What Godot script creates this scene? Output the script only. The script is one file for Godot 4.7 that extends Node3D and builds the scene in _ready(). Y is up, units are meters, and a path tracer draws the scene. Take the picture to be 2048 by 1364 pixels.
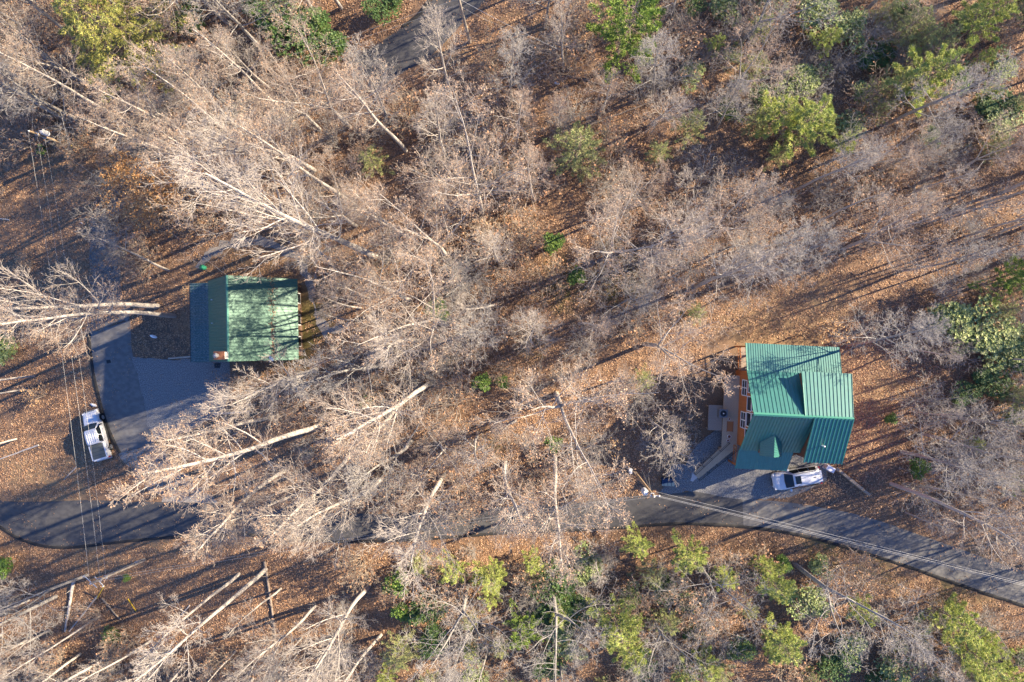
extends Node3D

# ---------------------------------------------------------------- camera, sky, sun, exposure
const CAM_HEIGHT := 74.0
const FOCAL := 1366.0          # focal length of the 2048 pixel wide photograph, in pixels
const SUN_ELEVATION := 27.5
var eye := Vector3(0, CAM_HEIGHT, 0)
var cam_basis := Basis()
var rng := RandomNumberGenerator.new()
var used := {}
var soil := FastNoiseLite.new()
var M := {}
var hard := []                 # outlines (x, z) of all paved and gravelled surfaces and house footprints

func set_up_view():
	var a := atan(56.0 / FOCAL)
	var b := atan(8.0 / FOCAL)
	var look := Vector3(-sin(a), -cos(a) * cos(b), -sin(b))
	cam_basis = Basis.looking_at(look, Vector3(0, 0, -1))
	var cam := Camera3D.new()
	cam.name = "camera"
	cam.transform = Transform3D(cam_basis, eye)
	cam.fov = rad_to_deg(2.0 * atan(682.0 / FOCAL))
	cam.far = 1500.0
	add_child(cam)
	cam.current = true
	var sky_mat := ProceduralSkyMaterial.new()
	sky_mat.sky_top_color = Color(0.26, 0.42, 0.70)
	sky_mat.sky_horizon_color = Color(0.62, 0.73, 0.86)
	sky_mat.sky_curve = 0.18
	sky_mat.ground_bottom_color = Color(0.30, 0.26, 0.22)
	sky_mat.ground_horizon_color = Color(0.55, 0.58, 0.62)
	sky_mat.sun_angle_max = 1.0
	sky_mat.energy_multiplier = 1.0
	var sky := Sky.new()
	sky.sky_material = sky_mat
	var env := Environment.new()
	env.background_mode = Environment.BG_SKY
	env.sky = sky
	env.tonemap_mode = Environment.TONE_MAPPER_LINEAR
	env.tonemap_exposure = 3.25
	env.background_energy_multiplier = 0.66
	env.sdfgi_enabled = true
	env.ssao_enabled = true
	env.ssil_enabled = true
	var we := WorldEnvironment.new()
	we.name = "world_environment"
	we.environment = env
	add_child(we)
	var sun := DirectionalLight3D.new()
	sun.name = "sun"
	sun.light_color = Color(1.0, 0.92, 0.80)
	sun.light_energy = 1.6
	sun.light_angular_distance = 0.5
	sun.shadow_enabled = true
	var e := deg_to_rad(SUN_ELEVATION)
	var flat := Vector3(-1.0, 0, 0.38).normalized() * cos(e)
	sun.basis = Basis.looking_at(Vector3(flat.x, -sin(e), flat.z), Vector3.UP)
	add_child(sun)

# ---------------------------------------------------------------- survey: from the aerial photograph to places on the ground
func at_height(px: float, py: float, h: float) -> Vector3:
	var r: Vector3 = cam_basis * Vector3((px - 1024.0) / FOCAL, -(py - 682.0) / FOCAL, -1.0)
	return eye + r * ((h - CAM_HEIGHT) / r.y)

func terrain(x: float, z: float) -> float:
	var g := 0.0
	if x < -6.0:
		var d := -6.0 - x
		g -= 0.13 * d * d / (d + 8.0)
	# the bank falls to the road below the cabin
	g -= 2.4 * smoothstep(12.0, 24.0, z) * smoothstep(-20.0, 6.0, x)
	g += 0.10 * sin(x * 0.31 + z * 0.17) + 0.08 * sin(z * 0.43 - x * 0.12 + 1.3)
	return g

func on_ground(px: float, py: float) -> Vector3:
	var h := 0.0
	var p := Vector3.ZERO
	for i in 8:
		p = at_height(px, py, h)
		h = terrain(p.x, p.z)
	return at_height(px, py, h)

func in_photo(p: Vector3) -> Vector2:
	var d: Vector3 = cam_basis.inverse() * (p - eye)
	return Vector2(1024.0 + FOCAL * d.x / -d.z, 682.0 - FOCAL * d.y / -d.z)

# ---------------------------------------------------------------- naming
func numbered(called: String) -> String:
	var n: int = used.get(called, 0)
	used[called] = n + 1
	return called if n == 0 else "%s_%03d" % [called, n]

func tag(o: Node, label: String, category: String, group := ""):
	o.set_meta("label", label)
	o.set_meta("category", category)
	if group != "":
		o.set_meta("group", group)

func thing(called: String, label: String, category: String, where := Vector3.ZERO, turn := 0.0, group := "") -> Node3D:
	var o := Node3D.new()
	o.name = numbered(called)
	add_child(o)
	o.position = where
	o.rotation.y = turn
	tag(o, label, category, group)
	return o

func part(called: String, mesh: Mesh, m: Material, parent: Node, xf := Transform3D()) -> MeshInstance3D:
	var o := MeshInstance3D.new()
	o.name = called
	o.mesh = mesh
	o.material_override = m
	o.transform = xf
	parent.add_child(o, true)
	return o

func structure(called: String, mesh: Mesh, m: Material) -> MeshInstance3D:
	var o := MeshInstance3D.new()
	o.name = numbered(called)
	o.mesh = mesh
	o.material_override = m
	o.set_meta("kind", "structure")
	add_child(o)
	return o

# ---------------------------------------------------------------- shapes
class Shape:
	var v := PackedVector3Array()
	var n := PackedVector3Array()
	var c := PackedColorArray()
	var i := PackedInt32Array()
	func tube(pts: PackedVector3Array, r0: float, r1: float, sides: int):
		var m := pts.size()
		var axis := (pts[m - 1] - pts[0]).normalized()
		var a := axis.cross(Vector3(0.31, 0.2, 0.93) if absf(axis.y) > 0.8 else Vector3.UP).normalized()
		var b := axis.cross(a)
		var base := v.size()
		for k in m:
			var r := lerpf(r0, r1, float(k) / (m - 1))
			for s in sides:
				var t := TAU * s / sides
				var d := a * cos(t) + b * sin(t)
				v.append(pts[k] + d * r)
				n.append(d)
		for k in m - 1:
			for s in sides:
				var s2 := (s + 1) % sides
				var p0 := base + k * sides + s
				var p1 := base + k * sides + s2
				i.append(p0); i.append(p0 + sides); i.append(p1 + sides)
				i.append(p0); i.append(p1 + sides); i.append(p1)
	func cap(pts: PackedVector3Array, r: float, sides: int, at_end: bool):
		var m := pts.size()
		var axis := (pts[m - 1] - pts[0]).normalized()
		var a := axis.cross(Vector3(0.31, 0.2, 0.93) if absf(axis.y) > 0.8 else Vector3.UP).normalized()
		var b := axis.cross(a)
		var p := pts[m - 1] if at_end else pts[0]
		var base := v.size()
		v.append(p); n.append(axis if at_end else -axis)
		for s in sides:
			var t := TAU * s / sides
			v.append(p + (a * cos(t) + b * sin(t)) * r); n.append(axis if at_end else -axis)
		for s in sides:
			i.append(base)
			if at_end:
				i.append(base + 1 + (s + 1) % sides); i.append(base + 1 + s)
			else:
				i.append(base + 1 + s); i.append(base + 1 + (s + 1) % sides)
	func quad(p0: Vector3, p1: Vector3, p2: Vector3, p3: Vector3, col := Color.WHITE):
		var nn := (p2 - p0).cross(p1 - p0).normalized()
		var base := v.size()
		for p in [p0, p1, p2, p3]:
			v.append(p); n.append(nn); c.append(col)
		i.append_array(PackedInt32Array([base, base + 1, base + 2, base, base + 2, base + 3]))
	func tri(p0: Vector3, p1: Vector3, p2: Vector3, col := Color.WHITE):
		var nn := (p2 - p0).cross(p1 - p0).normalized()
		var base := v.size()
		v.append(p0); v.append(p1); v.append(p2)
		for k in 3:
			n.append(nn); c.append(col); i.append(base + k)
	func box(lo: Vector3, hi: Vector3, xf := Transform3D()):
		var q := []
		for k in 8:
			q.append(xf * Vector3(hi.x if k & 1 else lo.x, hi.y if k & 2 else lo.y, hi.z if k & 4 else lo.z))
		quad(q[2], q[6], q[7], q[3]); quad(q[0], q[1], q[5], q[4])
		quad(q[0], q[2], q[3], q[1]); quad(q[5], q[7], q[6], q[4])
		quad(q[4], q[6], q[2], q[0]); quad(q[1], q[3], q[7], q[5])
	# a prism: a flat outline, moved along d
	func prism(top: Array, d: Vector3):
		var m := top.size()
		for k in range(1, m - 1):
			tri(top[0], top[k], top[k + 1])
			tri(top[0] + d, top[k + 1] + d, top[k] + d)
		for k in m:
			quad(top[k], top[k] + d, top[(k + 1) % m] + d, top[(k + 1) % m])
	func done() -> ArrayMesh:
		var arr := []
		arr.resize(Mesh.ARRAY_MAX)
		arr[Mesh.ARRAY_VERTEX] = v
		arr[Mesh.ARRAY_NORMAL] = n
		if c.size() == v.size() and v.size() > 0:
			arr[Mesh.ARRAY_COLOR] = c
		arr[Mesh.ARRAY_INDEX] = i
		var am := ArrayMesh.new()
		am.add_surface_from_arrays(Mesh.PRIMITIVE_TRIANGLES, arr)
		return am

func box_mesh(lo: Vector3, hi: Vector3) -> ArrayMesh:
	var s := Shape.new()
	s.box(lo, hi)
	return s.done()

func bar_mesh(a: Vector3, b: Vector3, r: float, r2 := -1.0, sides := 8) -> ArrayMesh:
	var s := Shape.new()
	var pts := PackedVector3Array([a, b])
	if r2 < 0.0:
		r2 = r
	s.tube(pts, r, r2, sides)
	s.cap(pts, r, sides, false)
	s.cap(pts, r2, sides, true)
	return s.done()

func path_mesh(pts: PackedVector3Array, r: float, r2: float, sides := 8) -> ArrayMesh:
	var s := Shape.new()
	s.tube(pts, r, r2, sides)
	s.cap(pts, r, sides, false)
	s.cap(pts, r2, sides, true)
	return s.done()

# ---------------------------------------------------------------- materials
func noise_texture(seed_: int, freq: float, dark: Color, mid: Color, light: Color, size := 512, octaves := 4) -> NoiseTexture2D:
	var f := FastNoiseLite.new()
	f.seed = seed_
	f.noise_type = FastNoiseLite.TYPE_SIMPLEX_SMOOTH
	f.frequency = freq
	f.fractal_octaves = octaves
	var g := Gradient.new()
	g.offsets = PackedFloat32Array([0.25, 0.5, 0.75])
	g.colors = PackedColorArray([dark.linear_to_srgb(), mid.linear_to_srgb(), light.linear_to_srgb()])
	var t := NoiseTexture2D.new()
	t.width = size
	t.height = size
	t.seamless = true
	t.noise = f
	t.color_ramp = g
	return t

func matte(r: float, g: float, b: float, rough := 0.9, metal := 0.0) -> StandardMaterial3D:
	var m := StandardMaterial3D.new()
	m.albedo_color = Color(r, g, b).linear_to_srgb()
	m.roughness = rough
	m.metallic = metal
	return m

func grainy(seed_: int, freq: float, dark: Color, mid: Color, light: Color, tile: Vector3, rough := 0.9, world := true, octaves := 4) -> StandardMaterial3D:
	var m := StandardMaterial3D.new()
	m.albedo_texture = noise_texture(seed_, freq, dark, mid, light, 512, octaves)
	m.uv1_triplanar = true
	m.uv1_world_triplanar = world
	m.uv1_scale = tile
	m.roughness = rough
	return m

func make_materials():
	# ground under the leaves: brown leaf mould; vertex colours carry where the cover changes
	var gm := grainy(3, 0.05, Color(0.50, 0.45, 0.42), Color(0.85, 0.82, 0.80), Color(1.0, 1.0, 1.0), Vector3.ONE * 0.35)
	gm.vertex_color_use_as_albedo = true
	M.ground = gm
	var lm := StandardMaterial3D.new()
	lm.vertex_color_use_as_albedo = true
	lm.roughness = 0.75
	M.leaf = lm
	M.asphalt_new = grainy(5, 0.02, Color(0.056, 0.056, 0.057), Color(0.068, 0.067, 0.067), Color(0.082, 0.080, 0.078), Vector3(0.10, 0.10, 0.16), 0.85, true, 6)
	M.asphalt_old = grainy(6, 0.02, Color(0.112, 0.111, 0.109), Color(0.133, 0.131, 0.127), Color(0.158, 0.155, 0.149), Vector3(0.09, 0.09, 0.14), 0.9, true, 6)
	M.curb = grainy(7, 0.06, Color(0.012, 0.012, 0.013), Color(0.020, 0.020, 0.021), Color(0.032, 0.031, 0.030), Vector3.ONE * 0.4, 0.9)
	M.gravel = grainy(8, 0.05, Color(0.070, 0.073, 0.076), Color(0.165, 0.165, 0.163), Color(0.30, 0.295, 0.285), Vector3.ONE * 0.30, 0.95)
	M.gravel_tan = grainy(9, 0.05, Color(0.16, 0.14, 0.12), Color(0.27, 0.245, 0.215), Color(0.38, 0.35, 0.31), Vector3.ONE * 0.28, 0.95)
	M.concrete = grainy(10, 0.05, Color(0.34, 0.34, 0.34), Color(0.44, 0.44, 0.43), Color(0.52, 0.51, 0.50), Vector3.ONE * 0.5, 0.9)
	# barks
	M.bark_pale = grainy(21, 0.03, Color(0.22, 0.20, 0.18), Color(0.46, 0.42, 0.375), Color(0.60, 0.56, 0.51), Vector3(0.9, 0.35, 0.9), 0.9, false)
	M.bark_grey = grainy(22, 0.03, Color(0.16, 0.15, 0.14), Color(0.33, 0.31, 0.285), Color(0.47, 0.45, 0.42), Vector3(0.9, 0.35, 0.9), 0.9, false)
	M.bark_brown = grainy(23, 0.03, Color(0.11, 0.085, 0.065), Color(0.23, 0.18, 0.14), Color(0.34, 0.28, 0.23), Vector3(0.9, 0.35, 0.9), 0.9, false)
	M.twig_pale = matte(0.42, 0.37, 0.32)
	M.twig_grey = matte(0.34, 0.315, 0.285)
	M.twig_rose = matte(0.36, 0.295, 0.24)
	M.twig_brown = matte(0.35, 0.285, 0.22)
	# foliage
	var fol := StandardMaterial3D.new()
	fol.vertex_color_use_as_albedo = true
	fol.roughness = 0.6
	fol.backlight = Color(0.55, 0.60, 0.25)
	M.foliage = fol
	# roofs
	M.roof_teal = grainy(31, 0.012, Color(0.006, 0.136, 0.110), Color(0.007, 0.150, 0.122), Color(0.011, 0.166, 0.136), Vector3.ONE * 0.25, 0.46, false)
	M.roof_teal.metallic = 0.2
	M.roof_teal.metallic_specular = 0.8
	M.roof_teal.clearcoat_enabled = true
	M.roof_teal.clearcoat = 0.65
	M.roof_teal.clearcoat_roughness = 0.52
	M.roof_green = grainy(32, 0.02, Color(0.026, 0.125, 0.080), Color(0.036, 0.150, 0.098), Color(0.058, 0.180, 0.122), Vector3.ONE * 0.3, 0.5, false)
	M.roof_green.metallic = 0.1
	M.roof_green.metallic_specular = 1.0
	M.roof_worn = grainy(33, 0.05, Color(0.012, 0.070, 0.065), Color(0.055, 0.110, 0.110), Color(0.26, 0.29, 0.30), Vector3(0.12, 0.12, 0.5), 0.38, false)
	M.roof_worn.metallic = 0.2
	M.trim_green = matte(0.05, 0.23, 0.16, 0.45)
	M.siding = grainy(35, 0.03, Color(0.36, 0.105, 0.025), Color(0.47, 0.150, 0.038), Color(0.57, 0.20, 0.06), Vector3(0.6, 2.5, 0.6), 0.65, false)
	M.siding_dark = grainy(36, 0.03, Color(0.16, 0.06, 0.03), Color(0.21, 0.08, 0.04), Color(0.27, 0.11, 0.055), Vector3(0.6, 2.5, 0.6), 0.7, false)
	M.brown_siding = grainy(37, 0.03, Color(0.10, 0.06, 0.04), Color(0.15, 0.09, 0.06), Color(0.20, 0.13, 0.09), Vector3(0.6, 2.5, 0.6), 0.75, false)
	M.white = matte(0.78, 0.78, 0.77, 0.5)
	M.white_siding = matte(0.68, 0.67, 0.64, 0.6)
	M.glass = matte(0.012, 0.016, 0.022, 0.06)
	M.deck = grainy(41, 0.03, Color(0.35, 0.265, 0.175), Color(0.45, 0.35, 0.24), Color(0.54, 0.43, 0.31), Vector3(0.5, 0.5, 3.0), 0.85)
	M.deck_grey = grainy(42, 0.03, Color(0.22, 0.17, 0.13), Color(0.30, 0.24, 0.19), Color(0.38, 0.31, 0.25), Vector3(3.0, 0.5, 0.5), 0.85)
	M.timber = grainy(43, 0.05, Color(0.17, 0.13, 0.095), Color(0.30, 0.235, 0.17), Color(0.44, 0.36, 0.27), Vector3.ONE * 0.8, 0.9)
	M.pole_tan = grainy(44, 0.03, Color(0.24, 0.16, 0.09), Color(0.38, 0.27, 0.165), Color(0.50, 0.37, 0.24), Vector3(2, 0.4, 2), 0.85, false)
	M.pole_grey = grainy(45, 0.03, Color(0.26, 0.22, 0.18), Color(0.40, 0.35, 0.29), Color(0.52, 0.46, 0.39), Vector3(2, 0.4, 2), 0.85, false)
	M.galvanised = matte(0.55, 0.56, 0.57, 0.4, 0.4)
	M.aluminium = matte(0.48, 0.48, 0.47, 0.5, 0.2)
	M.black = matte(0.012, 0.012, 0.013, 0.5)
	M.dark_metal = matte(0.035, 0.038, 0.042, 0.4, 0.3)
	M.rust = grainy(46, 0.06, Color(0.14, 0.05, 0.025), Color(0.22, 0.085, 0.04), Color(0.30, 0.14, 0.08), Vector3.ONE * 1.5, 0.8)
	M.car_white = matte(0.60, 0.61, 0.62, 0.22)
	M.car_white.clearcoat_enabled = true
	M.car_white.clearcoat = 0.8
	M.car_white.clearcoat_roughness = 0.06
	M.car_glass = matte(0.010, 0.016, 0.020, 0.03)
	M.tyre = matte(0.018, 0.018, 0.018, 0.9)
	M.rim = matte(0.45, 0.46, 0.47, 0.3, 0.7)
	M.red_lens = matte(0.45, 0.02, 0.02, 0.2)
	M.clear_lens = matte(0.6, 0.62, 0.64, 0.1)
	M.tonneau = matte(0.085, 0.095, 0.085, 0.55)
	M.blue = matte(0.008, 0.035, 0.085, 0.85)
	M.yellow = matte(0.75, 0.50, 0.03, 0.5)
	M.green_plastic = matte(0.03, 0.26, 0.16, 0.5)
	M.orange_mat = matte(0.36, 0.15, 0.06, 0.95)

# ---------------------------------------------------------------- ground, roads, gravel
func outline(pixels: Array) -> PackedVector2Array:
	var out := PackedVector2Array()
	for k in range(0, pixels.size(), 2):
		var p := on_ground(pixels[k], pixels[k + 1])
		out.append(Vector2(p.x, p.z))
	return out

# more points along an outline, pushed about by noise so that no edge is ruled
func roughened(poly: PackedVector2Array, step: float, amount: float) -> PackedVector2Array:
	var out := PackedVector2Array()
	var m := poly.size()
	for k in m:
		var a := poly[k]
		var b := poly[(k + 1) % m]
		var cnt := maxi(1, int(a.distance_to(b) / step))
		for s in cnt:
			var p := a.lerp(b, float(s) / cnt)
			out.append(p + Vector2(soil.get_noise_2d(p.x * 14.0, p.y * 14.0), soil.get_noise_2d(p.x * 14.0 + 300.0, p.y * 14.0)) * amount)
	return out

# a curve through points
func smooth_line(p: PackedVector2Array, step := 1.0) -> PackedVector2Array:
	var out := PackedVector2Array()
	for k in p.size() - 1:
		var a := p[maxi(k - 1, 0)]
		var b := p[k]
		var c := p[k + 1]
		var d := p[mini(k + 2, p.size() - 1)]
		var cnt := maxi(1, int(b.distance_to(c) / step))
		for s in cnt:
			out.append(b.cubic_interpolate(c, a, d, float(s) / cnt))
	out.append(p[p.size() - 1])
	return out

# a sheet that follows the terrain inside an outline
func sheet(poly: PackedVector2Array, lift: float, cell := 1.0) -> ArrayMesh:
	var lo := poly[0]
	var hi := poly[0]
	for p in poly:
		lo = lo.min(p)
		hi = hi.max(p)
	var s := Shape.new()
	for ix in int(ceil((hi.x - lo.x) / cell)):
		for iz in int(ceil((hi.y - lo.y) / cell)):
			var x0 := lo.x + ix * cell
			var z0 := lo.y + iz * cell
			var sq := PackedVector2Array([Vector2(x0, z0), Vector2(x0 + cell, z0), Vector2(x0 + cell, z0 + cell), Vector2(x0, z0 + cell)])
			for piece in Geometry2D.intersect_polygons(sq, poly):
				if piece.size() < 3 or Geometry2D.is_polygon_clockwise(piece):
					continue
				var t := Geometry2D.triangulate_polygon(piece)
				for k in range(0, t.size(), 3):
					var q := []
					for j in 3:
						var w: Vector2 = piece[t[k + j]]
						q.append(Vector3(w.x, terrain(w.x, w.y) + lift, w.y))
					if (q[2] - q[0]).cross(q[1] - q[0]).y < 0.0:
						q = [q[0], q[2], q[1]]
					s.tri(q[0], q[1], q[2])
	s.c.clear()
	return s.done()

# a low rounded curb of asphalt along a line
func curb_mesh(line: PackedVector2Array, width: float, height: float) -> ArrayMesh:
	var s := Shape.new()
	var prof := [Vector2(-0.5, -0.3), Vector2(-0.42, 0.7), Vector2(-0.15, 1.0), Vector2(0.15, 1.0), Vector2(0.42, 0.7), Vector2(0.5, -0.3)]
	var rows := []
	for k in line.size():
		var d := (line[mini(k + 1, line.size() - 1)] - line[maxi(k - 1, 0)]).normalized()
		var side := Vector2(-d.y, d.x)
		var wob := 1.0 + 0.25 * soil.get_noise_2d(line[k].x * 20.0, line[k].y * 20.0)
		var row := []
		for q in prof:
			var w: Vector2 = line[k] + side * q.x * width * wob
			row.append(Vector3(w.x, terrain(line[k].x, line[k].y) + q.y * height * wob, w.y))
		rows.append(row)
	for k in rows.size() - 1:
		for j in 5:
			s.quad(rows[k][j], rows[k + 1][j], rows[k + 1][j + 1], rows[k][j + 1])
	s.c.clear()
	return s.done()

func is_hard(x: float, z: float, grow := 0.0) -> bool:
	for h in hard:
		var box: Rect2 = h[1]
		if box.grow(grow).has_point(Vector2(x, z)):
			if Geometry2D.is_point_in_polygon(Vector2(x, z), h[0]):
				return true
			if grow > 0.0:
				for k in 8:
					if Geometry2D.is_point_in_polygon(Vector2(x, z) + Vector2.from_angle(k * PI / 4) * grow, h[0]):
						return true
	return false

func keep_clear(poly: PackedVector2Array):
	var box := Rect2(poly[0], Vector2.ZERO)
	for p in poly:
		box = box.expand(p)
	hard.append([poly, box])

func build_ground():
	soil.seed = 11
	soil.noise_type = FastNoiseLite.TYPE_SIMPLEX_SMOOTH
	soil.frequency = 0.05
	soil.fractal_octaves = 3
	var fine := FastNoiseLite.new()
	fine.seed = 12
	fine.frequency = 0.35
	fine.fractal_octaves = 3
	# patches of other cover seen on the ground: [px, py, radius in metres, colour]
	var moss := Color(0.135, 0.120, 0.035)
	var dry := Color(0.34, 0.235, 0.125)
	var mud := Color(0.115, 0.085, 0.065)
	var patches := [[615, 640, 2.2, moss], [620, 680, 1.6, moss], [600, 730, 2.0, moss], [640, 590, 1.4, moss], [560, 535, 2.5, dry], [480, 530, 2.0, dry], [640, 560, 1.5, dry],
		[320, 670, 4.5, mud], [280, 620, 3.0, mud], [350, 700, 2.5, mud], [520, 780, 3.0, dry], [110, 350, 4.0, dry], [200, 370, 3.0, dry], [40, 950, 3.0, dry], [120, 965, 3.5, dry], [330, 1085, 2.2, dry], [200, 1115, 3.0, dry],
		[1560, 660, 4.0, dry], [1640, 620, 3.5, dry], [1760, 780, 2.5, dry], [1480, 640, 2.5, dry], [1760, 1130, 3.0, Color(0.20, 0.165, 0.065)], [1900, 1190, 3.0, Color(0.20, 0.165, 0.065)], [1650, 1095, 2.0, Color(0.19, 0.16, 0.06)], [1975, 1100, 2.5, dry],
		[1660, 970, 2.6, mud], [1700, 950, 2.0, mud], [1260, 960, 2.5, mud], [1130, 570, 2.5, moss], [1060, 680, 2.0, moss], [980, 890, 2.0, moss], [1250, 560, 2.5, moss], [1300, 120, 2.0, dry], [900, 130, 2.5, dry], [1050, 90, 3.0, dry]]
	for q in patches:
		q.append(on_ground(q[0], q[1]))
	var s := Shape.new()
	var nx := 150
	var nz := 112
	for iz in nz + 1:
		for ix in nx + 1:
			var x := -78.0 + ix
			var z := -56.0 + iz
			# the outer ring reaches to the horizon
			if ix == 0: x = -600.0
			if ix == nx: x = 600.0
			if iz == 0: z = -600.0
			if iz == nz: z = 600.0
			var xc := clampf(x, -80.0, 80.0)
			s.v.append(Vector3(x, terrain(xc, z), z))
			var e := 0.5
			s.n.append(Vector3(terrain(xc - e, z) - terrain(xc + e, z), 2.0 * e, terrain(xc, z - e) - terrain(xc, z + e)).normalized())
			var t := soil.get_noise_2d(x, z)
			var f := fine.get_noise_2d(x, z)
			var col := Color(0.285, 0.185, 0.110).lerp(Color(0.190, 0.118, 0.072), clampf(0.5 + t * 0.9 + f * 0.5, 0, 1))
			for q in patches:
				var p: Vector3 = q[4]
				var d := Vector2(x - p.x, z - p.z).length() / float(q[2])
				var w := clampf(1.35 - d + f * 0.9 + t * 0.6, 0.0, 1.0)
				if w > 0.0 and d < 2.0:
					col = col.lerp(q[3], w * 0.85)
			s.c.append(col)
	for iz in nz:
		for ix in nx:
			var k := iz * (nx + 1) + ix
			s.i.append_array(PackedInt32Array([k, k + 1, k + nx + 2, k, k + nx + 2, k + nx + 1]))
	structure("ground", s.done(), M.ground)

	# the lower road: newly laid on the left, older on the right of the seam
	var south := smooth_line(outline([-260, 985, -150, 1000, -60, 1020, 0, 1053, 30, 1073, 70, 1088, 115, 1095, 165, 1093, 250, 1083, 350, 1074, 450, 1069, 520, 1071, 600, 1079, 700, 1083, 830, 1079, 960, 1069, 1040, 1064, 1150, 1060, 1250, 1054, 1350, 1047, 1450, 1050, 1487, 1053]))
	var south2 := smooth_line(outline([1487, 1053, 1560, 1062, 1650, 1082, 1750, 1112, 1850, 1145, 1950, 1180, 2048, 1212, 2160, 1255, 2300, 1310]))
	var north := smooth_line(outline([-260, 905, -150, 925, -60, 970, 0, 1000, 90, 1003, 170, 1000, 240, 1002, 330, 1004, 420, 1006, 506, 1012, 580, 1020, 650, 1025, 780, 1027, 899, 1019, 1050, 1010, 1192, 1001, 1247, 994, 1348, 987, 1392, 983, 1440, 993, 1485, 999]))
	var north2 := smooth_line(outline([1485, 999, 1550, 1002, 1621, 1011, 1707, 1027, 1770, 1045, 1826, 1065, 1929, 1101, 2014, 1131, 2048, 1142, 2160, 1180, 2300, 1225]))
	var road := PackedVector2Array(south)
	var back := PackedVector2Array(north)
	back.reverse()
	road.append_array(back)
	var road2 := PackedVector2Array(south2)
	back = PackedVector2Array(north2)
	back.reverse()
	road2.append_array(back)
	structure("road", sheet(road, 0.030), M.asphalt_new)
	structure("road", sheet(road2, 0.026), M.asphalt_old)
	keep_clear(road)
	keep_clear(road2)
	south.append_array(south2)
	structure("asphalt_curb", curb_mesh(south, 0.34, 0.13), M.curb)

	# the upper road, the leaf-strewn track that leads down from it, and the paved drive by the house
	var west := smooth_line(outline([960, -90, 905, -40, 863, 2, 839, 28, 806, 53, 760, 85, 700, 122]))
	var east := smooth_line(outline([1060, -90, 1010, -40, 966, 8, 932, 39, 890, 85, 850, 121, 819, 137, 760, 175]))
	var upper := PackedVector2Array(west)
	back = PackedVector2Array(east)
	back.reverse()
	upper.append_array(back)
	structure("road", sheet(upper, 0.022), M.asphalt_new)
	keep_clear(upper)
	var track := roughened(outline([700, 122, 620, 165, 530, 195, 440, 210, 350, 238, 280, 272, 225, 320, 190, 380, 180, 450, 178, 540, 178, 620, 178, 668, 262, 640, 238, 560, 232, 450, 252, 385, 292, 335, 362, 292, 440, 262, 520, 250, 600, 236, 690, 205, 760, 175]), 0.8, 0.9)
	structure("track", sheet(track, 0.018), M.asphalt_old)
	var curb_line := smooth_line(outline([178, 668, 180, 697, 190, 762, 205, 822, 222, 870, 240, 906]))
	var drive := PackedVector2Array(curb_line)
	var far_side := smooth_line(outline([262, 640, 264, 700, 276, 750, 292, 812, 298, 850, 310, 888]))
	far_side.reverse()
	drive.append_array(far_side)
	structure("driveway", sheet(drive, 0.022), M.asphalt_old)
	keep_clear(drive)
	var link := roughened(outline([240, 906, 310, 888, 350, 925, 400, 968, 440, 1010, 330, 1010, 290, 965, 255, 930]), 0.7, 0.9)
	structure("track", sheet(link, 0.018), M.gravel_tan)
	structure("asphalt_curb", curb_mesh(curb_line, 0.42, 0.14), M.curb)
	structure("asphalt_curb", curb_mesh(smooth_line(outline([174, 436, 174, 478])), 0.36, 0.14), M.curb)
	structure("asphalt_curb", curb_mesh(smooth_line(outline([872, -20, 839, 28, 806, 53])), 0.4, 0.14), M.curb)

	# gravel
	var pad := roughened(outline([262, 716, 330, 719, 458, 718, 461, 745, 458, 790, 452, 815, 425, 838, 380, 860, 335, 876, 308, 880, 297, 850, 291, 812, 275, 750]), 0.8, 0.35)
	structure("gravel_pad", sheet(pad, 0.034), M.gravel)
	keep_clear(pad)
	var lot := roughened(outline([1322, 985, 1325, 955, 1345, 930, 1372, 925, 1395, 890, 1430, 862, 1470, 862, 1490, 935, 1600, 905, 1650, 922, 1652, 965, 1610, 985, 1560, 996, 1500, 1001, 1450, 1000, 1392, 985]), 0.8, 0.5)
	structure("gravel_lot", sheet(lot, 0.020), M.gravel)
	keep_clear(lot)
	var walk := roughened(outline([392, 536, 404, 514, 440, 484, 480, 470, 545, 480, 600, 506, 618, 540, 630, 590, 640, 636, 662, 652, 700, 644, 702, 660, 668, 672, 642, 672, 629, 640, 618, 590, 607, 548, 588, 520, 540, 496, 485, 486, 450, 500, 414, 532]), 0.5, 0.7)
	structure("garden_path", sheet(walk, 0.024), M.gravel_tan)
	keep_clear(walk)
	structure("concrete_apron", sheet(roughened(outline([1379, 963, 1386, 944, 1392, 941, 1400, 952, 1392, 958, 1384, 964]), 0.4, 0.15), 0.045), M.concrete)

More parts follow.
